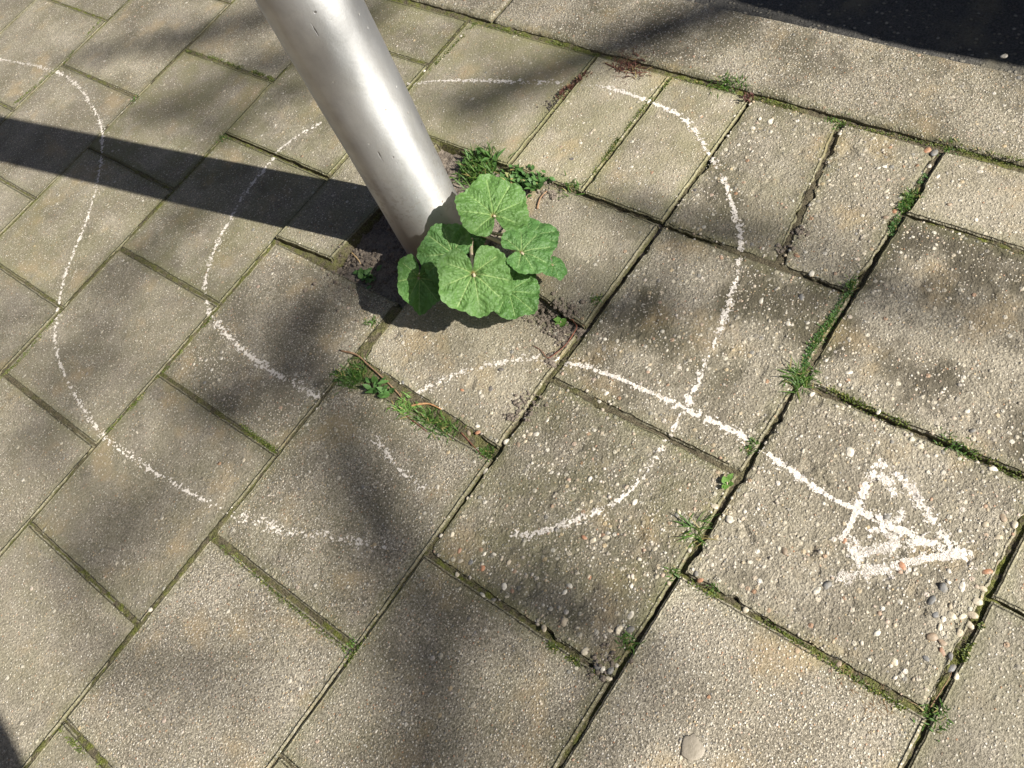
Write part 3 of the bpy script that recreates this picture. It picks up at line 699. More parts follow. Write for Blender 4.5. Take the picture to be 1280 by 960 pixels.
# ------------------------------------------------------------------ small weeds
def blade(mb, p, az, ln, wd, lean, curl):
    n = 5; pts = []; h = 0; q = np.array(p, float); a = lean
    dirv = np.array([math.cos(az), math.sin(az), 0]); side = np.array([-math.sin(az), math.cos(az), 0])
    V = []
    for i in range(n):
        t = i / (n - 1); w_ = wd * (1 - t) ** .6 * (.6 + .8 * min(t * 3, 1)) if i < n - 1 else wd * .04
        V += [q - side * w_ + np.array([0, 0, w_ * .3]), q + side * w_ + np.array([0, 0, w_ * .3])]
        q = q + (dirv * math.sin(a) + np.array([0, 0, math.cos(a)])) * ln / (n - 1); a += curl / (n - 1)
    F = [(2 * i, 2 * i + 1, 2 * i + 3, 2 * i + 2) for i in range(n - 1)]
    mb.add(V, F)
def oval(mb, p, az, ln, wd, lean, curl, k=6):
    dirv = np.array([math.cos(az), math.sin(az), 0]); side = np.array([-math.sin(az), math.cos(az), 0])
    q = np.array(p, float); a = lean; V = []
    for i in range(k):
        t = i / (k - 1); w_ = wd * max(math.sin(math.pi * min(1, .04 + .96 * t ** .8)), .05)
        up = np.array([0, 0, 1.0]) * math.sin(a) * .25
        V += [q - side * w_ + up * w_, q, q + side * w_ + up * w_]
        q = q + (dirv * math.sin(a) + np.array([0, 0, math.cos(a)])) * ln / (k - 1); a += curl / (k - 1)
    F = []
    for i in range(k - 1):
        for j in (0, 1): F.append((3 * i + j, 3 * i + j + 1, 3 * i + j + 4, 3 * i + j + 3))
    mb.add(V, F)
def tuft(px, n, ln, label, spread=.008, mat=None, wd=.00065, to=None, name='grass_tuft', cat='grass tuft', lean=(.15, 1.2), dead=0):
    A = G(px); B = G(to) if to else A
    mb = MB(); c = (A + B) / 2; n = int(n * 2.2); spread *= 1.35; ln *= .86
    for _ in range(n):
        t = rng.random(); p = A + (B - A) * t; p = p + np.array([rng.normal() * spread, rng.normal() * spread, 0]); p[2] = zat(p[0], p[1]) - .001
        blade(mb, p, rng.uniform(0, 6.283), ln * rng.uniform(.45, 1.1), wd * rng.uniform(.7, 1.4), rng.uniform(*lean), rng.uniform(.2, 1.1))
    v = np.concatenate(mb.v); o_ = np.array([c[0], c[1], zat(c[0], c[1])])
    mb.v = [v - o_]; o = ob(name, mb.mesh(name, mat or M_GRASS, False), None, o_)
    return tag(o, label, cat)
def rosette(px, n, ln, wd, label, mat=None, name='weed', cat='weed', parts=True, lean=(.6, 1.35), spread=.004, to=None):
    A = G(px); B = G(to) if to else A
    o_ = np.array([*((A + B) / 2)[:2], 0]); o_[2] = zat(o_[0], o_[1])
    e = empty(name, tuple(o_)) if parts else None
    mb = MB()
    for k in range(n):
        t = rng.random(); p = A + (B - A) * t + np.array([rng.normal() * spread, rng.normal() * spread, 0]); p[2] = zat(p[0], p[1])
        one = MB() if parts else mb
        oval(one, p - o_ + np.array([0, 0, rng.uniform(0, .006)]), k * 2.4 + rng.uniform(-.4, .4), ln * rng.uniform(.6, 1.15), wd * rng.uniform(.7, 1.2), rng.uniform(*lean), rng.uniform(.1, .6))
        if parts: ob('leaf', one.mesh('leaf', mat or M_WEED), e)
    if not parts: e = ob(name, mb.mesh(name, mat or M_WEED, True), None, o_)
    else:
        st = MB(); tube(st, [(0, 0, -.004), (0, 0, .004), (.001, 0, .008)], [.0012, .001, .0006], 6); ob('stem', st.mesh('stem', M_STEM), e)
    return tag(e, label, cat)
tuft((600, 206), 210, .036, 'long dark green grass tuft growing right behind the pole', .011, wd=.0010, to=(596, 214), lean=(.1, 1.1))
rosette((618, 205), 40, .024, .0040, 'bushy broad leaved weed between the pole and the slab edge behind it', to=(575, 200), spread=.008, lean=(.2, 1.2))
rosette((634, 216), 190, .013, .0034, 'low creeping weed with many tiny leaves above the topmost big leaf', to=(680, 232), parts=False, spread=.009, lean=(.3, 1.3))
tuft((705, 236), 34, .020, 'short thin grass at the joint corner right of the creeping weed', .006, to=(722, 236))
rosette((449, 338), 22, .013, .0048, 'small pale weed in the pole shadow beside the lifted slab corner', spread=.009, to=(462, 346), lean=(.7, 1.4))
tuft((434, 466), 130, .022, 'dense dark grass tuft at the left end of the weedy joint', .008, to=(446, 472), lean=(.5, 1.4))
rosette((468, 480), 24, .018, .0042, 'leafy weed between the dense dark tuft and the yellowish grass', to=(486, 494), spread=.006, lean=(.5, 1.3))
tuft((500, 502), 60, .018, 'bright yellowish grass in the middle of the weedy joint', .006, mat=M_SEED, to=(512, 514), lean=(.3, 1.3))
tuft((522, 518), 130, .018, 'loose strip of green grass towards the right end of the weedy joint', .006, to=(566, 540), lean=(.4, 1.4))
tuft((608, 563), 60, .010, 'tiny moss green tuft in the slab corner below the grassy joint', .004, lean=(.1, 1.1))
rosette((699, 399), 7, .012, .0048, 'light green seedling with round leaves on the crumbly earth right of the plant', M_SEED, 'seedling', 'seedling', lean=(.7, 1.3), spread=.003)
tuft((1000, 475), 60, .026, 'spreading grass tuft where four slabs meet right of the chalk ring', .006, lean=(.6, 1.5))
tuft((1012, 440), 60, .010, 'short green growth filling the dark joint below the upper right slab', .0025, to=(1042, 395), lean=(.1, 1.1))
tuft((1058, 362), 26, .012, 'small green sprig at the joint corner above the filled dark joint', .003, to=(1066, 350), lean=(.1, 1.2))
tuft((1127, 262), 90, .012, 'bright green clump in the joint below the kerb at the right', .0035, to=(1142, 240), lean=(.1, 1.2))
tuft((1176, 548), 46, .009, 'low green strip in the joint above the chalk arrow head', .0035, to=(1215, 566), lean=(.1, 1.2))
tuft((900, 103), 60, .020, 'grass tuft with splayed blades in the joint along the kerb', .006, to=(922, 108), lean=(.4, 1.5))
tuft((866, 655), 22, .034, 'straggly grass with long blades in the joint left of the arrow', .004, to=(872, 672), lean=(.8, 1.5))
rosette((909, 606), 5, .011, .0045, 'tiny bright seedling in the joint between arrow shaft and chalk ring', M_SEED, 'seedling', 'seedling', lean=(.9, 1.3), spread=.002)
tuft((781, 812), 22, .016, 'thin grass sprig at the edge of the worn gravelly slab', .004, to=(786, 800), lean=(.5, 1.4))
tuft((437, 806), 26, .007, 'speck of bright moss at the joint corner bottom centre left', .004, mat=M_SEED, lean=(.1, 1.2))
tuft((1165, 905), 40, .011, 'green tuft in the joint corner near the bottom right', .005, to=(1172, 888), lean=(.2, 1.3))
tuft((1046, 151), 40, .008, 'pale mossy tuft in the joint under the kerb centre', .006, lean=(.1, 1.2))
tuft((1186, 183), 30, .007, 'mossy tuft in the kerb joint near the right edge', .005, lean=(.1, 1.2))
tuft((745, 374), 16, .011, 'few thin blades in the joint right of the big leaves', .003, lean=(.2, 1.2))
tuft((934, 565), 30, .010, 'small sprig in the joint beside the chalk arrow shaft', .003, to=(942, 552), lean=(.2, 1.3))
tuft((843, 717), 20, .012, 'tiny grass at the joint corner left below the arrow head', .003, lean=(.3, 1.3))
tuft((890, 738), 18, .007, 'speck of green in the joint below the arrow slab', .003, lean=(.2, 1.3))
tuft((281, 172), 30, .009, 'green speck at the lifted slab corner left of the pole', .004, lean=(.2, 1.3))
tuft((168, 122), 24, .006, 'green speck at the joint corner beside the upper left chalk curve', .004, lean=(.2, 1.3))
tuft((465, 402), 14, .016, 'thin stalks at the shaded slab corner left of the light slab', .004, lean=(.4, 1.3))
tuft((1085, 880), 40, .016, 'dry straw coloured grass lying over the lower right joint', .006, mat=M_DRY, wd=.0003, to=(1110, 885), lean=(1.0, 1.6), name='dry_grass', cat='dry grass')
tuft((1050, 845), 30, .014, 'dry brown blades in the joint under the arrow slab', .006, mat=M_DRY, wd=.0003, to=(1065, 852), lean=(1.0, 1.6), name='dry_grass', cat='dry grass')
# red stonecrop and dead roots at the kerb corner
rosette((735, 92), 150, .007, .0014, 'strip of dark red stonecrop in the joint up to the kerb', M_SEDUM, 'stonecrop', 'stonecrop', False, (.2, 1.4), .003, to=(697, 124))
tuft((775, 78), 150, .020, 'dark heap of dead reddish roots at the kerb corner', .011, mat=M_SEDUM, wd=.0006, to=(800, 84), lean=(.7, 1.5), name='dead_roots', cat='dead roots')
rosette((936, 118), 46, .008, .0016, 'dark red shrivelled weed beside the kerb grass tuft', M_SEDUM, 'shrivelled_weed', 'weed', False, (.2, 1.4), .0045, to=(934, 130))
def twig(pts, r, label, mat=None, name='twig', lift=.002, cat='twig'):
    P = np.array([G(q) for q in pts]); P[:, 2] = [zat(a, b) for a, b, _ in P]
    Q = smooth_path(P, 22); Q[:, 2] = np.maximum(Q[:, 2], [zat(a, b) - .001 for a, b, _ in Q]) + r * .7 + lift * np.sin(np.linspace(0, 3.14, 22))
    c = Q.mean(0); mb = MB(); tube(mb, Q - c, r * (1 - .55 * np.linspace(0, 1, 22)) * (1 + .15 * rng.uniform(-1, 1, 22)), 7)
    return tag(ob(name, mb.mesh(name, mat or M_TWIG), None, c), label, cat)
twig([(425, 438), (446, 444), (462, 458), (480, 474), (498, 492), (503, 500)], .0017, 'long brown twig along the left edge of the light slab', lift=.003)
twig([(513, 506), (535, 505), (552, 512)], .0019, 'short orange brown stick over the weedy joint', plain('orange stick', (.34, .17, .07), (.48, .28, .14), 200))
twig([(576, 540), (588, 553), (605, 572)], .0011, 'thin dark red root beside the tiny moss tuft', M_ROOT)
twig([(508, 520), (524, 532), (534, 540)], .0009, 'thin dark stalk under the strip of green grass', M_ROOT, lift=.001)
twig([(703, 392), (719, 402), (716, 420), (706, 434), (690, 447), (684, 448), (676, 438), (666, 432)], .0011, 'curved reddish root by the crumbly earth right of the light slab', M_ROOT)
twig([(757, 80), (770, 86), (785, 92), (812, 91)], .0009, 'thin red runner lying over the slab near the kerb corner', M_ROOT)
twig([(1163, 884), (1185, 850), (1190, 838)], .0006, 'fine straw stalk in the lower right joint', lift=.004)
twig([(672, 262), (676, 250), (684, 240)], .0018, 'short brown stick behind the right leaves', lift=.002)
twig([(437, 312), (446, 322), (449, 327)], .0016, 'pale straw splinter beside the lifted slab corner', plain('straw', (.40, .27, .13), (.55, .40, .22), 150), lift=.002)

# ------------------------------------------------------------------ moss in the joints
def moss_line(pts, n, label, w_=.0022, h=.004):
    P = np.array([G(q) for q in pts]); Q = smooth_path(P, 40); mb = MB()
    dens = None
    for _ in range(n):
        t = rng.random() * 38.9; i = int(t); p = Q[i] + (Q[i + 1] - Q[i]) * (t - i)
        if vn(p[0] * 60, p[1] * 60, 41) < -.3: continue
        p = p + np.array([rng.normal() * w_, rng.normal() * w_, 0]); p[2] = zat(p[0], p[1]) - .0004
        oval(mb, p, rng.uniform(0, 6.28), h * rng.uniform(.5, 1.1), h * .22, rng.uniform(.3, 1.4), .4, 3)
    o = ob('moss', mb.mesh('moss', M_WEED if 'bright' in label else M_MOSS, False)); return tag(o, label, 'moss', kind='stuff')
for pts, n, lb in [
    ([(1003, 465), (1012, 440), (1030, 412), (1048, 384), (1068, 352)], 900, 'bright green growth filling the long joint right of the chalk ring'),
    ([(1112, 292), (1125, 266), (1140, 242), (1158, 215)], 600, 'bright green growth in the long joint below the kerb at the right'),
    ([(234, 63), (275, 75), (318, 90), (344, 100)], 900, 'green moss in the cross joint at the upper left'),
    ([(131, 22), (100, 55), (79, 80), (40, 112), (17, 131)], 500, 'green moss in the long joint at the far upper left'),
    ([(265, 396), (235, 430), (203, 466), (170, 505), (134, 540)], 900, 'green moss in the long joint crossed by both left chalk curves'),
    ([(263, 672), (310, 710), (360, 755), (435, 814)], 500, 'moss in the wide sandy joint at the lower left'),
    ([(303, 532), (325, 550), (345, 563)], 420, 'patch of moss at the joint corner left of the chalk end'),
    ([(735, 230), (780, 165), (838, 98)], 900, 'moss in the joint between the two half slabs'),
    ([(843, 94), (953, 121), (1053, 149), (1177, 180), (1279, 204)], 1500, 'moss along the kerb joint at the right'),
    ([(592, 28), (681, 50), (747, 68)], 800, 'moss along the kerb joint behind the pole'),
    ([(594, 30), (565, 60), (538, 88)], 350, 'yellowish moss in the joint behind the top of the pole'),
    ([(860, 726), (960, 780), (1060, 842), (1160, 903)], 900, 'moss in the joint below the arrow slab'),
    ([(1248, 745), (1215, 800), (1190, 850)], 700, 'moss in the wide joint at the right edge'),
    ([(1025, 480), (1081, 508), (1167, 545), (1279, 596)], 900, 'moss in the joint above the arrow slab'),
    ([(75, 912), (100, 936), (124, 958)], 300, 'moss in the joint at the bottom left corner'),
    ([(660, 786), (700, 815), (745, 842)], 500, 'moss along the lower edge of the gravelly slab'),
    ([(455, 800), (432, 830), (425, 845)], 200, 'moss in the long joint at the bottom centre'),
    ([(0, 473), (30, 445), (78, 386)], 300, 'moss in the long joint at the left edge')]:
    moss_line(pts, n, lb)

# ------------------------------------------------------------------ chalk
def chalk(name, strokes, label, cat='chalk drawing'):
    cells = {}
    h = .0007
    for pts, wd, den in strokes:
        wd = wd * (.66 if name == 'chalk_arrow' else .60); den = den * (.92 if name == 'chalk_arrow' else .70)
        P = np.array([G(q)[:2] for q in pts]); L_ = np.linalg.norm(np.diff(P, axis=0), axis=1).sum()
        n = int(L_ / .0006) + 4; Q = smooth_path(np.c_[P, np.zeros(len(P))], n)[:, :2]
        T = np.gradient(Q, axis=0); T /= np.linalg.norm(T, axis=1)[:, None]; N = np.stack([-T[:, 1], T[:, 0]], 1)
        wv = wd * (1 + .28 * vn(np.arange(n) * .012, np.zeros(n), 3) + .2 * vn(np.arange(n) * .05, np.zeros(n), 4)); k = np.arange(-14, 15) / 8.0
        C = Q[:, None, :] + N[:, None, :] * (k[None, :, None] * wv[:, None, None] * .75)
        fall = np.maximum(np.clip(1.1 - np.abs(k) ** 2.2, 0, 1), .07 * (1.8 - np.abs(k)))[None, :] * np.ones((n, 1))
        f = np.minimum(1, np.minimum(np.arange(n), n - 1 - np.arange(n)) * .0006 / .010) ** .5
        d = fall * den * f[:, None] * (1 + .32 * vn(np.arange(n) * .010, np.zeros(n) + 5, 9) + .2 * vn(np.arange(n) * .04, np.zeros(n) + 5, 10))[:, None]
        for x, y, q in zip(C[..., 0].ravel(), C[..., 1].ravel(), d.ravel()):
            key = (int(math.floor(x / h)), int(math.floor(y / h)))
            if cells.get(key, 0) < q: cells[key] = q
    K = np.array(list(cells.keys())); q = np.array(list(cells.values()))
    cx = (K[:, 0] + .5) * h; cy = (K[:, 1] + .5) * h
    g = .5 + .68 * vn(cx * 300, cy * 300, 61) + .40 * vn(cx * 700, cy * 700, 62) + .30 * vn(cx * 110, cy * 110, 63)
    keep = g < q * 1.05
    K = K[keep]; cx = cx[keep]; cy = cy[keep]
    # lattice corners shared between neighbouring cells, jittered
    cor = {}; V = []; F = []
    pos = {}
    def corner(i, j):
        if (i, j) in cor: return cor[(i, j)]
        jx = (float(hsh(np.array([i]), np.array([j]), 5)[0]) - .5) * .8; jy = (float(hsh(np.array([i]), np.array([j]), 6)[0]) - .5) * .8
        V.append([(i + jx) * h, (j + jy) * h, 0]); cor[(i, j)] = len(V) - 1; return len(V) - 1
    for i, j in K.tolist(): F.append((corner(i, j), corner(i + 1, j), corner(i + 1, j + 1), corner(i, j + 1)))
    V = np.array(V); z = np.full(len(V), np.nan)
    for s in SLABS:
        sel = (V[:, 0] >= s.lo[0]) & (V[:, 0] <= s.hi[0]) & (V[:, 1] >= s.lo[1]) & (V[:, 1] <= s.hi[1]) & np.isnan(z)
        if not sel.any(): continue
        ii = np.where(sel)[0]; a, b = s.st(V[ii, 0], V[ii, 1]); ok = (a > .004) & (a < .996) & (b > .004) & (b < .996); ii = ii[ok]
        if len(ii): z[ii] = s.height(a[ok], b[ok], V[ii, 0], V[ii, 1])[0]
    F = np.array(F); F = F[~np.isnan(z[F]).any(1)]
    V[:, 2] = z + .00045 + .00035 * vn(V[:, 0] * 500, V[:, 1] * 500, 64)
    used = np.unique(F); mp = np.zeros(len(V), int); mp[used] = np.arange(len(used))
    V = V[used]; F = mp[F]; c = np.array([V[:, 0].mean(), V[:, 1].mean(), 0])
    return tag(ob(name, mesh_np(name, V - c, F, M_CHALK, True), None, c), label, cat)
chalk('chalk_curve', [([(-30, 70), (6, 75), (60, 87), (92, 103), (116, 134), (128, 165), (126, 200), (120, 235), (106, 280), (88, 325), (76, 362), (72, 395), (68, 420), (75, 452), (90, 488), (110, 520), (132, 547), (165, 572), (205, 597), (245, 620), (285, 640)], .0070, .72),
                      ([(285, 640), (330, 655), (372, 666), (420, 674), (470, 679), (505, 679)], .012, .34)], 'long white chalk curve at the far left bending round past the pole shadow')
chalk('chalk_curve', [([(404, 155), (378, 170), (352, 189), (330, 212), (308, 240), (284, 280), (266, 318), (257, 352), (259, 378), (266, 398)], .0072, .78),
                      ([(266, 398), (295, 430), (325, 454), (360, 475), (400, 498)], .0105, .82)],
      'inner white chalk curve emerging left of the pole and running down below the weeds')
chalk('chalk_stroke', [([(468, 546), (485, 570), (505, 592), (530, 612)], .010, .66)], 'short faint chalk stroke alone below the weedy joint', 'chalk mark')
chalk('chalk_curve', [([(505, 106), (540, 102), (600, 101), (660, 102), (706, 103)], .0070, .74)], 'straight thin chalk line from the pole to the dark red weed')
chalk('chalk_curve', [([(742, 106), (780, 116), (812, 127), (845, 142), (868, 162), (886, 190)], .0078, .86), ([(884, 188), (897, 212), (912, 245), (921, 275), (926, 305), (921, 345), (910, 385), (895, 425), (878, 465), (858, 508), (836, 545)], .0085, .92),
                      ([(836, 548), (812, 580), (792, 608), (765, 630), (730, 645), (690, 660), (655, 668), (636, 668)], .0098, .72)], 'large white chalk ring passing over the half slabs and down to the worn slab')
chalk('chalk_stroke', [([(518, 498), (545, 480), (575, 466), (610, 456), (645, 450), (676, 448)], .0095, .62)], 'faint chalk arc on the light slab in front of the plant', 'chalk mark')
chalk('chalk_arrow', [([(694, 449), (725, 456), (765, 470), (805, 487), (845, 505), (868, 517), (905, 533), (938, 551)], .0080, .93),
                      ([(950, 560), (975, 578), (1005, 600), (1040, 623), (1075, 640)], .0090, .95),
                      # head
                      ([(1104, 572), (1092, 588), (1080, 612), (1072, 632), (1064, 655), (1051, 676)], .0100, .98), ([(1056, 662), (1064, 684), (1072, 700), (1080, 708)], .012, .95),
                      ([(1100, 574), (1104, 594), (1112, 610), (1120, 622)], .0090, .85), ([(1110, 584), (1126, 598), (1140, 612), (1150, 628), (1162, 646), (1172, 658)], .0110, 1.0), ([(1166, 652), (1180, 672), (1196, 686), (1212, 700), (1222, 718)], .0110, 1.0),
                      ([(1066, 634), (1088, 645), (1112, 656), (1136, 668), (1160, 680)], .0110, 1.02), ([(1086, 640), (1102, 656), (1116, 674), (1128, 690)], .016, 1.0), ([(1082, 670), (1098, 662), (1118, 652), (1138, 638)], .012, .9), ([(1128, 660), (1144, 672), (1162, 684)], .011, .95), ([(1140, 690), (1150, 676), (1158, 662)], .008, .8),
                      ([(1058, 696), (1090, 688), (1120, 682), (1150, 678), (1176, 680)], .0140, 1.1), ([(1038, 720), (1070, 716), (1100, 712), (1130, 705), (1165, 697), (1195, 693), (1216, 690)], .0140, 1.14), ([(1158, 678), (1180, 686), (1208, 691)], .0125, 1.05)],
      'white chalk arrow with a scribbled triangular head pointing to the lower right')

# ------------------------------------------------------------------ pebbles
PEB = []
for k in range(7):
    bm = bmesh.new(); bmesh.ops.create_icosphere(bm, subdivisions=2, radius=1)
    for v in bm.verts:
        q = v.co.copy(); v.co *= 1 + .26 * float(vn(np.array([q.x * 1.3 + k * 7]), np.array([q.y * 1.3 + q.z * 1.7 + k]), k)[0])
    sc_ = (1, random.uniform(.6, .9), random.uniform(.30, .42))
    for v in bm.verts: v.co = Vector((v.co.x * sc_[0], v.co.y * sc_[1], v.co.z * sc_[2]))
    me = bpy.data.meshes.new('pebble'); bm.to_mesh(me); bm.free(); me.materials.append(M_PEB)
    me.polygons.foreach_set('use_smooth', np.ones(len(me.polygons), bool)); PEB.append(me)
PCOL = {'w': (.68, .63, .53), 't': (.50, .42, .30), 'g': (.15, .15, .15), 'o': (.36, .17, .09), 'b': (.26, .19, .13), 'c': (.60, .53, .40), 'd': (.07, .065, .07)}
def pebble(px, rpx, colr, sink=.55, parent='auto', az=None):
    p = G(px); x, y = p[0], p[1]; hit = slab_at(x, y); r = rpx * .5 * (p @ p) ** 0 * .00118
    z = zat(x, y); o = bpy.data.objects.new('pebble', random.choice(PEB)); COL.objects.link(o)
    o.scale = (r, r, r); o.rotation_euler = (random.uniform(-.25, .25), random.uniform(-.25, .25), random.uniform(0, 6.28) if az is None else az)
    loc = np.array([x, y, z + r * .5 * (1 - 2 * sink) + .0004])
    jt = random.uniform(.78, 1.08); o.color = (*[c * jt for c in PCOL[colr]], 1)
    if hit is not None: o.parent = hit[0].o; loc = loc - hit[0].org
    else: o.parent = pav
    o.location = loc; return o
for px, r, c in [((1062, 565), 13, 'w'), ((940, 160), 9, 'w'), ((962, 152), 11, 'w'), ((1002, 372), 11, 'g'), ((970, 362), 7, 'g'), ((985, 404), 9, 'w'), ((951, 376), 9, 'w'), ((1014, 341), 10, 'w'), ((1060, 466), 11, 'w'), ((1015, 493), 9, 'w'),
                  ((1178, 565), 7, 'g'), ((1098, 514), 8, 'w'), ((1241, 586), 10, 'w'), ((1209, 514), 8, 'w'), ((1216, 538), 9, 'g'), ((1150, 560), 10, 'c'), ((1127, 708), 13, 'o'), ((1055, 676), 8, 'o'), ((1110, 645), 12, 'g'), ((980, 688), 12, 'b'), ((912, 648), 12, 'w'),
                  ((1202, 733), 13, 'w'), ((1180, 737), 14, 'g'), ((1164, 750), 13, 'g'), ((1190, 770), 11, 'c'), ((1203, 770), 10, 'c'), ((1215, 768), 11, 't'), ((1190, 757), 10, 't'), ((1166, 797), 14, 'b'), ((1178, 802), 10, 'b'), ((1190, 835), 13, 'g'), ((1158, 822), 11, 'g'), ((1178, 814), 9, 'o'),
                  ((1118, 826), 11, 'c'), ((1096, 792), 9, 'w'), ((1021, 738), 10, 'w'), ((1035, 732), 11, 'g'), ((1233, 714), 13, 'o'), ((1254, 646), 11, 'b'), ((1268, 655), 11, 'c'), ((1232, 655), 10, 't'), ((1250, 672), 11, 't'), ((1200, 790), 12, 't'), ((1212, 780), 11, 'c'), ((1175, 785), 10, 'c'),
                  ((1188, 820), 9, 'g'), ((1198, 812), 9, 't'), ((1196, 845), 9, 'c'), ((1170, 768), 9, 'g'), ((1180, 775), 8, 'w'), ((1222, 752), 10, 'c'), ((1228, 735), 9, 't'), ((1048, 830), 8, 'b'), ((875, 724), 8, 'o'), ((870, 716), 9, 'g'), ((932, 760), 9, 'c'), ((893, 632), 9, 'c'),
                  ((634, 551), 12, 'w'), ((654, 545), 8, 'c'), ((662, 543), 9, 't'), ((670, 543), 10, 'w'), ((656, 552), 8, 't'), ((648, 556), 9, 'b'), ((606, 588), 9, 'w'), ((684, 525), 7, 'w'), ((737, 599), 8, 'w'), ((793, 627), 9, 'w'), ((730, 672), 9, 'o'), ((757, 672), 11, 'c'), ((740, 675), 10, 'c'), ((617, 692), 8, 'w'), ((605, 692), 7, 'w'), ((575, 701), 9, 'c'), ((588, 703), 8, 'g'), ((602, 709), 10, 'o'),
                  ((570, 716), 8, 'c'), ((630, 734), 10, 'w'), ((640, 739), 8, 'o'), ((634, 746), 7, 'c'), ((565, 667), 9, 'c'), ((602, 743), 8, 'w'), ((615, 749), 8, 'g'), ((574, 688), 8, 'o'), ((736, 720), 8, 't'), ((712, 732), 9, 'w'), ((706, 740), 9, 'w'), ((737, 721), 8, 'o'), ((788, 768), 11, 'w'), ((774, 787), 12, 'c'), ((787, 787), 13, 'g'), ((762, 788), 10, 't'), ((732, 813), 12, 'c'), ((680, 785), 9, 't'), ((748, 832), 12, 'g'), ((758, 846), 12, 'c'), ((763, 838), 11, 'g'), ((754, 836), 9, 'w'), ((705, 779), 13, 't'), ((636, 703), 9, 't'), ((790, 732), 7, 'w'), ((848, 640), 9, 't'), ((818, 686), 8, 'c'),
                  ((613, 487), 10, 'd'), ((578, 488), 7, 'o'), ((600, 490), 9, 'w'), ((626, 462), 8, 'd'), ((504, 478), 7, 'g'), ((597, 533), 8, 'w'), ((597, 540), 9, 'o'), ((695, 417), 13, 'w'), ((704, 424), 12, 'c'), ((695, 425), 8, 'c'), ((594, 557), 10, 'w'), ((615, 516), 7, 'c'), ((585, 540), 9, 'b'),
                  ((756, 424), 8, 'w'), ((771, 426), 8, 'w'), ((758, 491), 9, 'w'), ((803, 487), 8, 'w'), ((748, 500), 8, 'w'), ((715, 199), 9, 'd'), ((701, 183), 7, 'b'), ((868, 237), 8, 'd'), ((815, 216), 7, 'o'), ((789, 209), 7, 'w'), ((799, 230), 7, 'w'), ((729, 153), 6, 'w'), ((1117, 262), 11, 'o'), ((1107, 271), 10, 'b'), ((1158, 187), 12, 'o'), ((1168, 190), 13, 'g'), ((1162, 205), 8, 'w'), ((1105, 208), 8, 'w'), ((1108, 238), 8, 'c'), ((1074, 210), 8, 'c'), ((1050, 166), 8, 'w'), ((1172, 221), 8, 'w'), ((1224, 215), 8, 'w'), ((1220, 275), 8, 'w'), ((996, 319), 10, 'o'), ((1003, 283), 9, 'w'), ((1053, 318), 9, 'c'), ((1079, 316), 8, 'c'), ((936, 176), 7, 'c'), ((950, 148), 9, 'c'), ((963, 149), 9, 'w'), ((187, 762), 9, 'w'), ((700, 35), 12, 'd'), ((705, 33), 9, 'w'), ((594, 299), 8, 'c'), ((1187, 256), 7, 'b'), ((866, 934), 24, 't'), ((1256, 66), 9, 'w'), ((530, 88), 8, 'w')]:
    q = pebble(px, r * (.92 if r < 20 else 1.0), c, random.uniform(.60, .78) if r < 20 else .55)
    if r > 20: q.scale = (q.scale[0], q.scale[1] * 1.25, q.scale[2] * .30); q.color = (.27, .235, .185, 1); q.rotation_euler = (0, 0, .4); q.location.z += .0002
# small aggregate standing proud of each worn slab, too many to pick apart
for s in SLABS:
    if not inview(s, 0): continue
    w_ = s.p['wear']; area = s.du * s.dv
    n = int(area * (1500 + 9500 * max(0, w_ - .25)))
    a = rng.uniform(.01, .99, n * 2); b = rng.uniform(.01, .99, n * 2)
    x = s.c[0][0] + (s.c[1][0] - s.c[0][0]) * a + (s.c[3][0] - s.c[0][0]) * b; y = s.c[0][1] + (s.c[1][1] - s.c[0][1]) * a + (s.c[3][1] - s.c[0][1]) * b
    a, b = s.st(x, y); z, e, er = s.height(a, b, x, y)
    ok = np.where((rng.random(n * 2) < er * 1.1) & (e > .002))[0][:n]
    if not len(ok): continue
    k = len(ok); V0 = ICO1[0]; F0 = np.array(ICO1[1])
    r = (.0007 + .0021 * rng.random(k) ** 3) * (.75 + .45 * w_); q = rng.uniform(0, 6.283, k)
    W = V0[None] * (1 + .22 * rng.uniform(-1, 1, (k, len(V0), 1))) * np.stack([r * rng.uniform(.8, 1.4, k), r, r * rng.uniform(.28, .5, k)], 1)[:, None, :]
    cq, sq = np.cos(q)[:, None], np.sin(q)[:, None]
    W = np.stack([W[..., 0] * cq - W[..., 1] * sq, W[..., 0] * sq + W[..., 1] * cq, W[..., 2]], -1) + np.stack([x[ok], y[ok], z[ok] - r * .14], 1)[:, None, :] - s.org
    me = mesh_np('aggregate', W.reshape(-1, 3), (F0[None] + (np.arange(k) * len(V0))[:, None, None]).reshape(-1, 3), M_GRAV, True)
    o = ob('aggregate', me, s.o); o['kind'] = 'stuff'

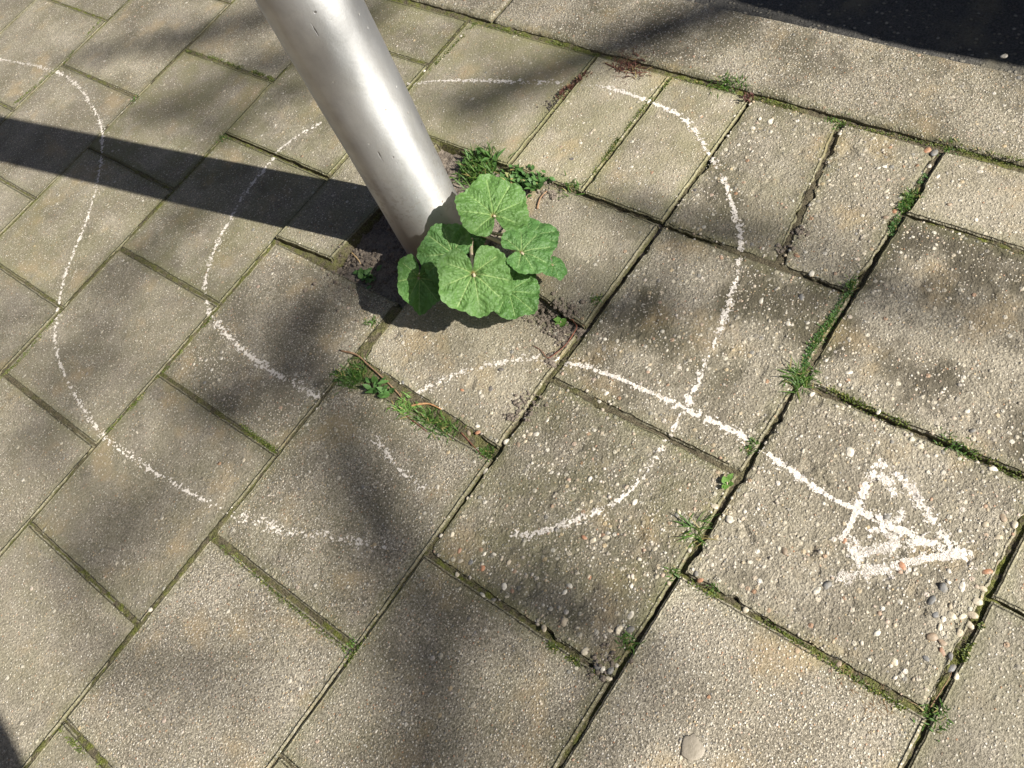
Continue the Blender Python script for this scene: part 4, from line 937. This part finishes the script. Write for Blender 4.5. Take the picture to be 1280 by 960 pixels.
# ------------------------------------------------------------------ street tree whose bare branches shade the paving (stands outside the picture)
TH = 5.6
def lift(p, h): return np.asarray(p) + SUND * (h / SUND[2])
tree = empty('street_tree', (1.05, -8.6, 0)); tag(tree, 'bare street tree on the pavement casting branch shadows over the slabs', 'tree')
torg = np.array([1.05, -8.6, 0])
mb = MB(); tube(mb, smooth_path([torg + (0, 0, -.1), torg + (.02, .0, 1.2), torg + (.06, .02, 2.6), torg + (.15, .05, 3.7)], 16) - torg, np.linspace(.17, .11, 16), 14)
ob('trunk', mb.mesh('trunk', M_BARK), tree)
ttop = torg + np.array([.15, .05, 3.6])
SHADE = [  # shadow tracks on the paving (photo pixels), branch radii, height
    ([(1000, -30), (900, 18), (850, 37), (800, 52), (745, 72), (690, 92), (640, 112), (590, 128), (540, 135)], (.045, .024), 5.2),
    ([(640, 112), (610, 135), (590, 150), (575, 170)], (.022, .012), 5.2),
    ([(420, -40), (340, 10), (270, 35), (215, 58), (150, 65), (95, 78)], (.030, .022), 6.0),
    ([(480, -10), (400, 55), (340, 75), (285, 100), (225, 135), (150, 158)], (.028, .018), 6.0),
    ([(400, 100), (345, 118), (290, 150), (250, 180)], (.024, .016), 5.8),
    ([(470, 320), (420, 365), (392, 402), (360, 440), (320, 472), (290, 500), (255, 530)], (.034, .026), 6.2),
    ([(400, 395), (385, 410), (370, 420)], (.030, .030), 6.0), ([(310, 485), (280, 505), (250, 520)], (.030, .028), 6.0),
    ([(400, 455), (428, 525), (452, 590), (468, 640), (486, 690), (500, 722), (540, 745), (600, 770), (690, 800)], (.034, .014), 6.4),
    ([(440, 520), (462, 610), (480, 680), (496, 712)], (.020, .036), 6.6),
    ([(500, 770), (522, 815), (530, 870), (515, 930), (500, 1000)], (.034, .036), 7.0),
    ([(560, 720), (545, 800), (556, 870), (600, 930)], (.010, .012), 7.0),
    ([(640, 690), (700, 745), (750, 790), (800, 830)], (.022, .016), 6.2),
    ([(780, 250), (850, 272), (920, 295), (990, 310)], (.026, .020), 5.6),
    ([(1040, 330), (1110, 365), (1180, 398), (1250, 410)], (.022, .016), 6.0),
    ([(730, 360), (770, 395), (800, 400), (850, 380)], (.022, .020), 5.8),
    ([(90, 720), (137, 680), (175, 640), (230, 600)], (.018, .014), 6.2),
    ([(110, 800), (206, 853), (260, 860), (300, 840)], (.012, .012), 6.2),
    ([(40, 560), (85, 490), (110, 440), (140, 350), (170, 310)], (.013, .012), 6.0),
    ([(180, 330), (240, 260), (300, 240)], (.010, .010), 6.0),
    ([(700, 940), (760, 900), (830, 860)], (.016, .012), 6.0)]
done = []
for pts, (ra, rb), h in SHADE:
    Q = np.array([lift(G(q), h + .25 * i / len(pts)) for i, q in enumerate(pts)]); Q = smooth_path(Q, 26)
    Q = Q + np.stack([fbm(np.arange(26) * .13, np.full(26, h), 1, 2, 3 + k) * .03 for k in range(3)], 1)
    mb = MB(); tube(mb, Q - torg, np.linspace(ra, rb, 26), 8); br = ob('branch', mb.mesh('branch', M_BARK), tree)
    # thin twigs off the branch
    mt = MB()
    for _ in range(4):
        i = int(rng.integers(3, 25)); d = rng.normal(size=3); d[2] = abs(d[2]) * .6 + .3; d /= np.linalg.norm(d); l_ = rng.uniform(.25, .6)
        tube(mt, smooth_path([Q[i], Q[i] + d * l_ * .5 + rng.normal(size=3) * .02, Q[i] + d * l_], 6) - torg, np.linspace(.005, .002, 6), 5)
    ob('twigs', mt.mesh('twigs', M_BARK), br)['kind'] = 'stuff'
    if done:                       # each branch springs from the nearest one before it
        E = np.concatenate(done); k0 = min((0, 25), key=lambda k: np.min(np.linalg.norm(E - Q[k], axis=1))); a = Q[k0]; e = E[np.argmin(np.linalg.norm(E - a, axis=1))]
    else: a, e = Q[0], ttop
    mid = (a + e) / 2 + np.array([0, 0, -.12 * np.linalg.norm(a - e)])
    mb = MB(); tube(mb, smooth_path([e, mid, a], 14) - torg, np.linspace(.05 if not done else .006, .02 if not done else .005, 14), 8)
    ob('limb', mb.mesh('limb', M_BARK), tree); done.append(Q)

# ------------------------------------------------------------------ parked car on the road (outside the picture, shades the gutter)
M_PAINT = plain('dark car paint', (.02, .022, .03), (.024, .026, .034), 5, .25, .3, 0); M_GLASS = plain('car glass', (.015, .018, .02), (.02, .022, .025), 5, .06, 0, 0)
M_RUB = plain('tyre rubber', (.018, .018, .018), (.03, .03, .03), 60, .85); M_RIM = plain('wheel metal', (.4, .4, .4), (.5, .5, .5), 20, .35, .9, 0)
M_LAMP = plain('lamp glass', (.5, .5, .5), (.6, .6, .58), 20, .15, 0, 0); M_RED = plain('tail lamp', (.3, .01, .01), (.4, .02, .02), 20, .2, 0, 0)
CARX, CARY = 2.55, -2.75           # centre; the car points along +y
car = empty('parked_car', (CARX, CARY, ROADZ)); car.rotation_euler = (0, 0, R(3)); tag(car, 'dark car parked on the road along the kerb', 'car')
def loft(name, secs, mat, parent):
    n = len(secs[0][1]); V = []; F = []
    for y, ring in secs: V += [(x, y, z) for x, z in ring]
    for i in range(len(secs) - 1):
        for k in range(n): F.append((i * n + k, i * n + (k + 1) % n, (i + 1) * n + (k + 1) % n, (i + 1) * n + k))
    F.append(tuple(range(n))[::-1]); F.append(tuple((len(secs) - 1) * n + k for k in range(n)))
    me = bpy.data.meshes.new(name); me.from_pydata(V, [], F); me.materials.append(mat); o = ob(name, me, parent)
    me.polygons.foreach_set('use_smooth', np.ones(len(me.polygons), bool)); return o
def body_ring(w_, zl, zh): return [(-w_ * .92, zl), (-w_, zl + .12), (-w_, zh - .16), (-w_ * .95, zh - .03), (-w_ * .8, zh), (w_ * .8, zh), (w_ * .95, zh - .03), (w_, zh - .16), (w_, zl + .12), (w_ * .92, zl)]
loft('body', [(y, body_ring(w_, zl, zh)) for y, w_, zl, zh in [(-2.08, .70, .34, .84), (-1.95, .82, .22, .96), (-1.5, .87, .19, .98), (-.6, .88, .18, .97), (.4, .88, .18, .95), (1.2, .87, .19, .90), (1.75, .83, .20, .80), (2.02, .74, .24, .66), (2.12, .60, .32, .56)]], M_PAINT, car)
def cab(w0, zb, w1, zt): return [(-w0, zb), (-w1 - .02, zt - .06), (-w1 * .85, zt), (w1 * .85, zt), (w1 + .02, zt - .06), (w0, zb)]
loft('cabin', [(y, cab(w0, .93, w1, zt)) for y, w0, w1, zt in [(-1.88, .74, .62, 1.02), (-1.55, .80, .62, 1.33), (-.9, .82, .64, 1.45), (-.1, .82, .64, 1.47), (.45, .81, .62, 1.38), (1.15, .78, .62, .97)]], M_GLASS, car)
loft('roof', [(y, cab(w1 + .03, zt - .055, w1, zt + .012)) for y, w1, zt in [(-1.58, .60, 1.32), (-.9, .64, 1.455), (-.1, .64, 1.475), (.42, .61, 1.39)]], M_PAINT, car)
for sx_ in (-1, 1):
    for yy in (-1.32, 1.28):
        V, F = revolve([(.20, -.10), (.29, -.10), (.315, -.07), (.315, .07), (.29, .10), (.20, .10)], 36); V = V[:, [2, 0, 1]]
        mb = MB(); mb.add(V, F); wh = ob('wheel', mb.mesh('wheel', M_RUB), car, (sx_ * .80, yy, .315))
        V, F = revolve([(.205, -.085), (.205, .085), (.15, .095), (.03, .085), (.0005, .085)], 30); V = V[:, [2, 0, 1]] * (sx_, 1, 1)
        mb = MB(); mb.add(V, F); ob('rim', mb.mesh('rim', M_RIM), wh)
    mb = MB(); lump(mb, np.array([sx_ * .98, .15, 1.0]), .10, .75, ICO2, .02); ob('wing_mirror', mb.mesh('wing_mirror', M_PAINT), car)
    mb = MB(); lump(mb, np.array([sx_ * .60, 2.0, .62]), .11, .7, ICO2, .02); ob('headlight', mb.mesh('headlight', M_LAMP), car)
    mb = MB(); lump(mb, np.array([sx_ * .66, -2.0, .80]), .11, .9, ICO2, .02); ob('tail_light', mb.mesh('tail_light', M_RED), car)

# ------------------------------------------------------------------ person taking the photograph (outside the picture, shades the lower left corner)
def skin_body(name, verts, edges, root, mat, parent, sub=2):
    me = bpy.data.meshes.new(name); me.from_pydata([v[0] for v in verts], edges, []); me.materials.append(mat)
    o = ob(name, me, parent); md = o.modifiers.new('skin', 'SKIN'); md.use_smooth_shade = True
    for i, (c, r) in enumerate(verts):
        r = r if isinstance(r, tuple) else (r, r); me.skin_vertices[0].data[i].radius = r; me.skin_vertices[0].data[i].use_root = (i == root)
    sb = o.modifiers.new('sub', 'SUBSURF'); sb.levels = sub; sb.render_levels = sub; return o
M_SKIN = plain('skin', (.42, .25, .18), (.48, .30, .22), 60, .55); M_COAT = plain('dark coat', (.03, .035, .05), (.05, .055, .07), 200, .9); M_JEAN = plain('jeans', (.05, .07, .13), (.08, .10, .17), 300, .9); M_HAIR = plain('hair', (.05, .03, .02), (.09, .06, .04), 200, .6); M_SHOE = plain('shoe', (.03, .03, .03), (.06, .06, .06), 50, .6)
PX_, PY_ = -.337, -1.75
per = empty('person', (PX_, PY_, 0)); per.rotation_euler = (0, 0, R(60 - 90)); tag(per, 'person in a dark coat and jeans standing on the pavement', 'person')
# local frame: +y is where the person looks
B = [((0, 0, .90), (.15, .11)), ((0, 0, 1.08), (.14, .10)), ((0, .0, 1.26), (.17, .11)), ((0, .01, 1.38), (.10, .08)), ((0, .03, 1.44), .052), ((0, .06, 1.52), (.07, .085)), ((0, .08, 1.60), (.076, .095)), ((0, .06, 1.67), (.05, .06)),
     ((.17, 0, 1.33), .062), ((.24, .22, 1.08), .048), ((.14, .47, 1.05), .036), ((.12, .53, 1.05), (.022, .034)),
     ((-.17, 0, 1.33), .062), ((-.235, -.02, 1.07), .048), ((-.245, .06, .84), .036), ((-.245, .075, .77), (.022, .034)),
     ((.10, 0, .84), .092), ((.11, .02, .48), .062), ((.11, 0, .09), .043), ((.12, .12, .035), (.042, .03)),
     ((-.10, 0, .84), .092), ((-.11, .02, .48), .062), ((-.11, 0, .09), .043), ((-.12, .12, .035), (.042, .03))]
Eg = [(0, 1), (1, 2), (2, 3), (3, 4), (4, 5), (5, 6), (6, 7), (2, 8), (8, 9), (9, 10), (10, 11), (2, 12), (12, 13), (13, 14), (14, 15), (0, 16), (16, 17), (17, 18), (18, 19), (0, 20), (20, 21), (21, 22), (22, 23)]
skin_body('body', B, Eg, 0, M_SKIN, per)
gr = lambda r, f: tuple(x * f for x in r) if isinstance(r, tuple) else r * f
C_ = [(B[i][0], gr(B[i][1], 1.12)) for i in (0, 1, 2, 3, 8, 9, 10, 12, 13, 14)]
skin_body('coat', C_, [(0, 1), (1, 2), (2, 3), (2, 4), (4, 5), (5, 6), (2, 7), (7, 8), (8, 9)], 0, M_COAT, per)
C_ = [(B[i][0], gr(B[i][1], 1.12)) for i in (0, 16, 17, 18, 20, 21, 22)]
skin_body('trousers', C_, [(0, 1), (1, 2), (2, 3), (0, 4), (4, 5), (5, 6)], 0, M_JEAN, per)
mb = MB(); V, F = ICO2; mb.add(V * (.088, .104, .085) + (0, .052, 1.645), F); ob('hair', mb.mesh('hair', M_HAIR), per)
for sx_ in (-1, 1):
    mb = MB(); mb.add(V * (.05, .14, .045) + (sx_ * .115, .06, .045), F); ob('shoe', mb.mesh('shoe', M_SHOE), per)
    for k in range(4):
        f = k - 1.5; mb = MB()
        tube(mb, [(.115, .545, 1.05 + f * .017), (.085, .572 - abs(f) * .004, 1.052 + f * .018), (.062, .56, 1.055 + f * .018)] if sx_ > 0 else
             [(-.245, .08 + f * .017, .75), (-.244, .084 + f * .018, .715 + abs(f) * .004), (-.232, .088 + f * .017, .69 + abs(f) * .005)], [.0085, .008, .0065], 8)
        ob('finger', mb.mesh('finger', M_SKIN), per)
    mb = MB(); tube(mb, [(.115, .51, 1.075), (.092, .53, 1.095), (.068, .54, 1.10)] if sx_ > 0 else [(-.24, .09, .785), (-.225, .115, .76), (-.215, .12, .735)], [.011, .0095, .007], 8); ob('thumb', mb.mesh('thumb', M_SKIN), per)
    mb = MB(); mb.add(V * .012 + (sx_ * .031, .158, 1.60), F); ob('eye', mb.mesh('eye', M_LAMP), per)
    mb = MB(); mb.add(V * (.012, .02, .03) + (sx_ * .082, .055, 1.585), F); ob('ear', mb.mesh('ear', M_SKIN), per)
mb = MB(); mb.add(V * (.014, .022, .028) + (0, .175, 1.572), F); ob('nose', mb.mesh('nose', M_SKIN), per)
mb = MB(); mb.add(V * (.026, .012, .008) + (0, .157, 1.535), F); ob('mouth', mb.mesh('mouth', plain('lips', (.35, .12, .1), (.4, .16, .13))), per)

# ------------------------------------------------------------------ unseen brick houses added on both sides of the street to close off the sky
M_BRICK = plain('brown brick', (.11, .06, .045), (.19, .10, .07), 30, .9); M_FRAME = plain('white window frame', (.7, .7, .68), (.78, .78, .75), 20, .5, 0, 0); M_DOOR = plain('green door', (.03, .07, .05), (.04, .09, .06), 20, .4, 0, 0); M_TILE = plain('roof tiles', (.10, .05, .035), (.16, .08, .05), 20, .8)
def boxm(x0, x1, y0, y1, z0, z1):
    V = [(x, y, z) for z in (z0, z1) for y in (y0, y1) for x in (x0, x1)]
    return V, [(0, 2, 3, 1), (4, 5, 7, 6), (0, 1, 5, 4), (2, 6, 7, 3), (0, 4, 6, 2), (1, 3, 7, 5)]
def house(x, y0, y1, face, label, hgt=6.5):
    h = empty('sky_block_house', (x, (y0 + y1) / 2, -.05)); tag(h, label, 'house'); L2 = (y1 - y0) / 2
    dx = lambda a, b: (min(face * a, face * b), max(face * a, face * b))
    def bx(name, q0, q1, ya, yb, za, zb, mat, par):
        mb = MB(); mb.add(*boxm(*dx(q0, q1), ya, yb, za, zb)); return ob(name, mb.mesh(name, mat, False), par)
    bx('wall', -8, 0, -L2, L2, -.2, hgt, M_BRICK, h)
    mb = MB(); xa, xb = dx(-8.3, .3)
    mb.add([(xa, -L2, hgt), (xb, -L2, hgt), ((xa + xb) / 2, -L2, hgt + 3), (xa, L2, hgt), (xb, L2, hgt), ((xa + xb) / 2, L2, hgt + 3)], [(0, 1, 2), (3, 5, 4), (0, 2, 5, 3), (1, 4, 5, 2), (0, 3, 4, 1)])
    ob('roof', mb.mesh('roof', M_TILE, False), h)
    n = int(2 * L2 // 3)
    for k in range(n):
        yc = -L2 + (k + .5) * 2 * L2 / n
        for z in (.9, 3.8):
            f = bx('window', .003, .05, yc - .75, yc + .75, z, z + 1.5, M_FRAME, h); bx('pane', .052, .06, yc - .66, yc - .04, z + .08, z + 1.42, M_GLASS, f); bx('pane', .052, .06, yc + .04, yc + .66, z + .08, z + 1.42, M_GLASS, f)
    d = bx('door', .003, .05, L2 - .0 - 1.2, L2 - .25, .05, 2.2, M_DOOR, h); bx('handle', .052, .09, L2 - .45, L2 - .35, 1.0, 1.05, M_RIM, d)
house(-2.6, -5.5, 14.5, 1, 'long brown brick house added unseen beside the pavement to shut out sky')
house(9.5, -12, 13, -1, 'brown brick house added unseen across the street to shut out sky', 7.5)
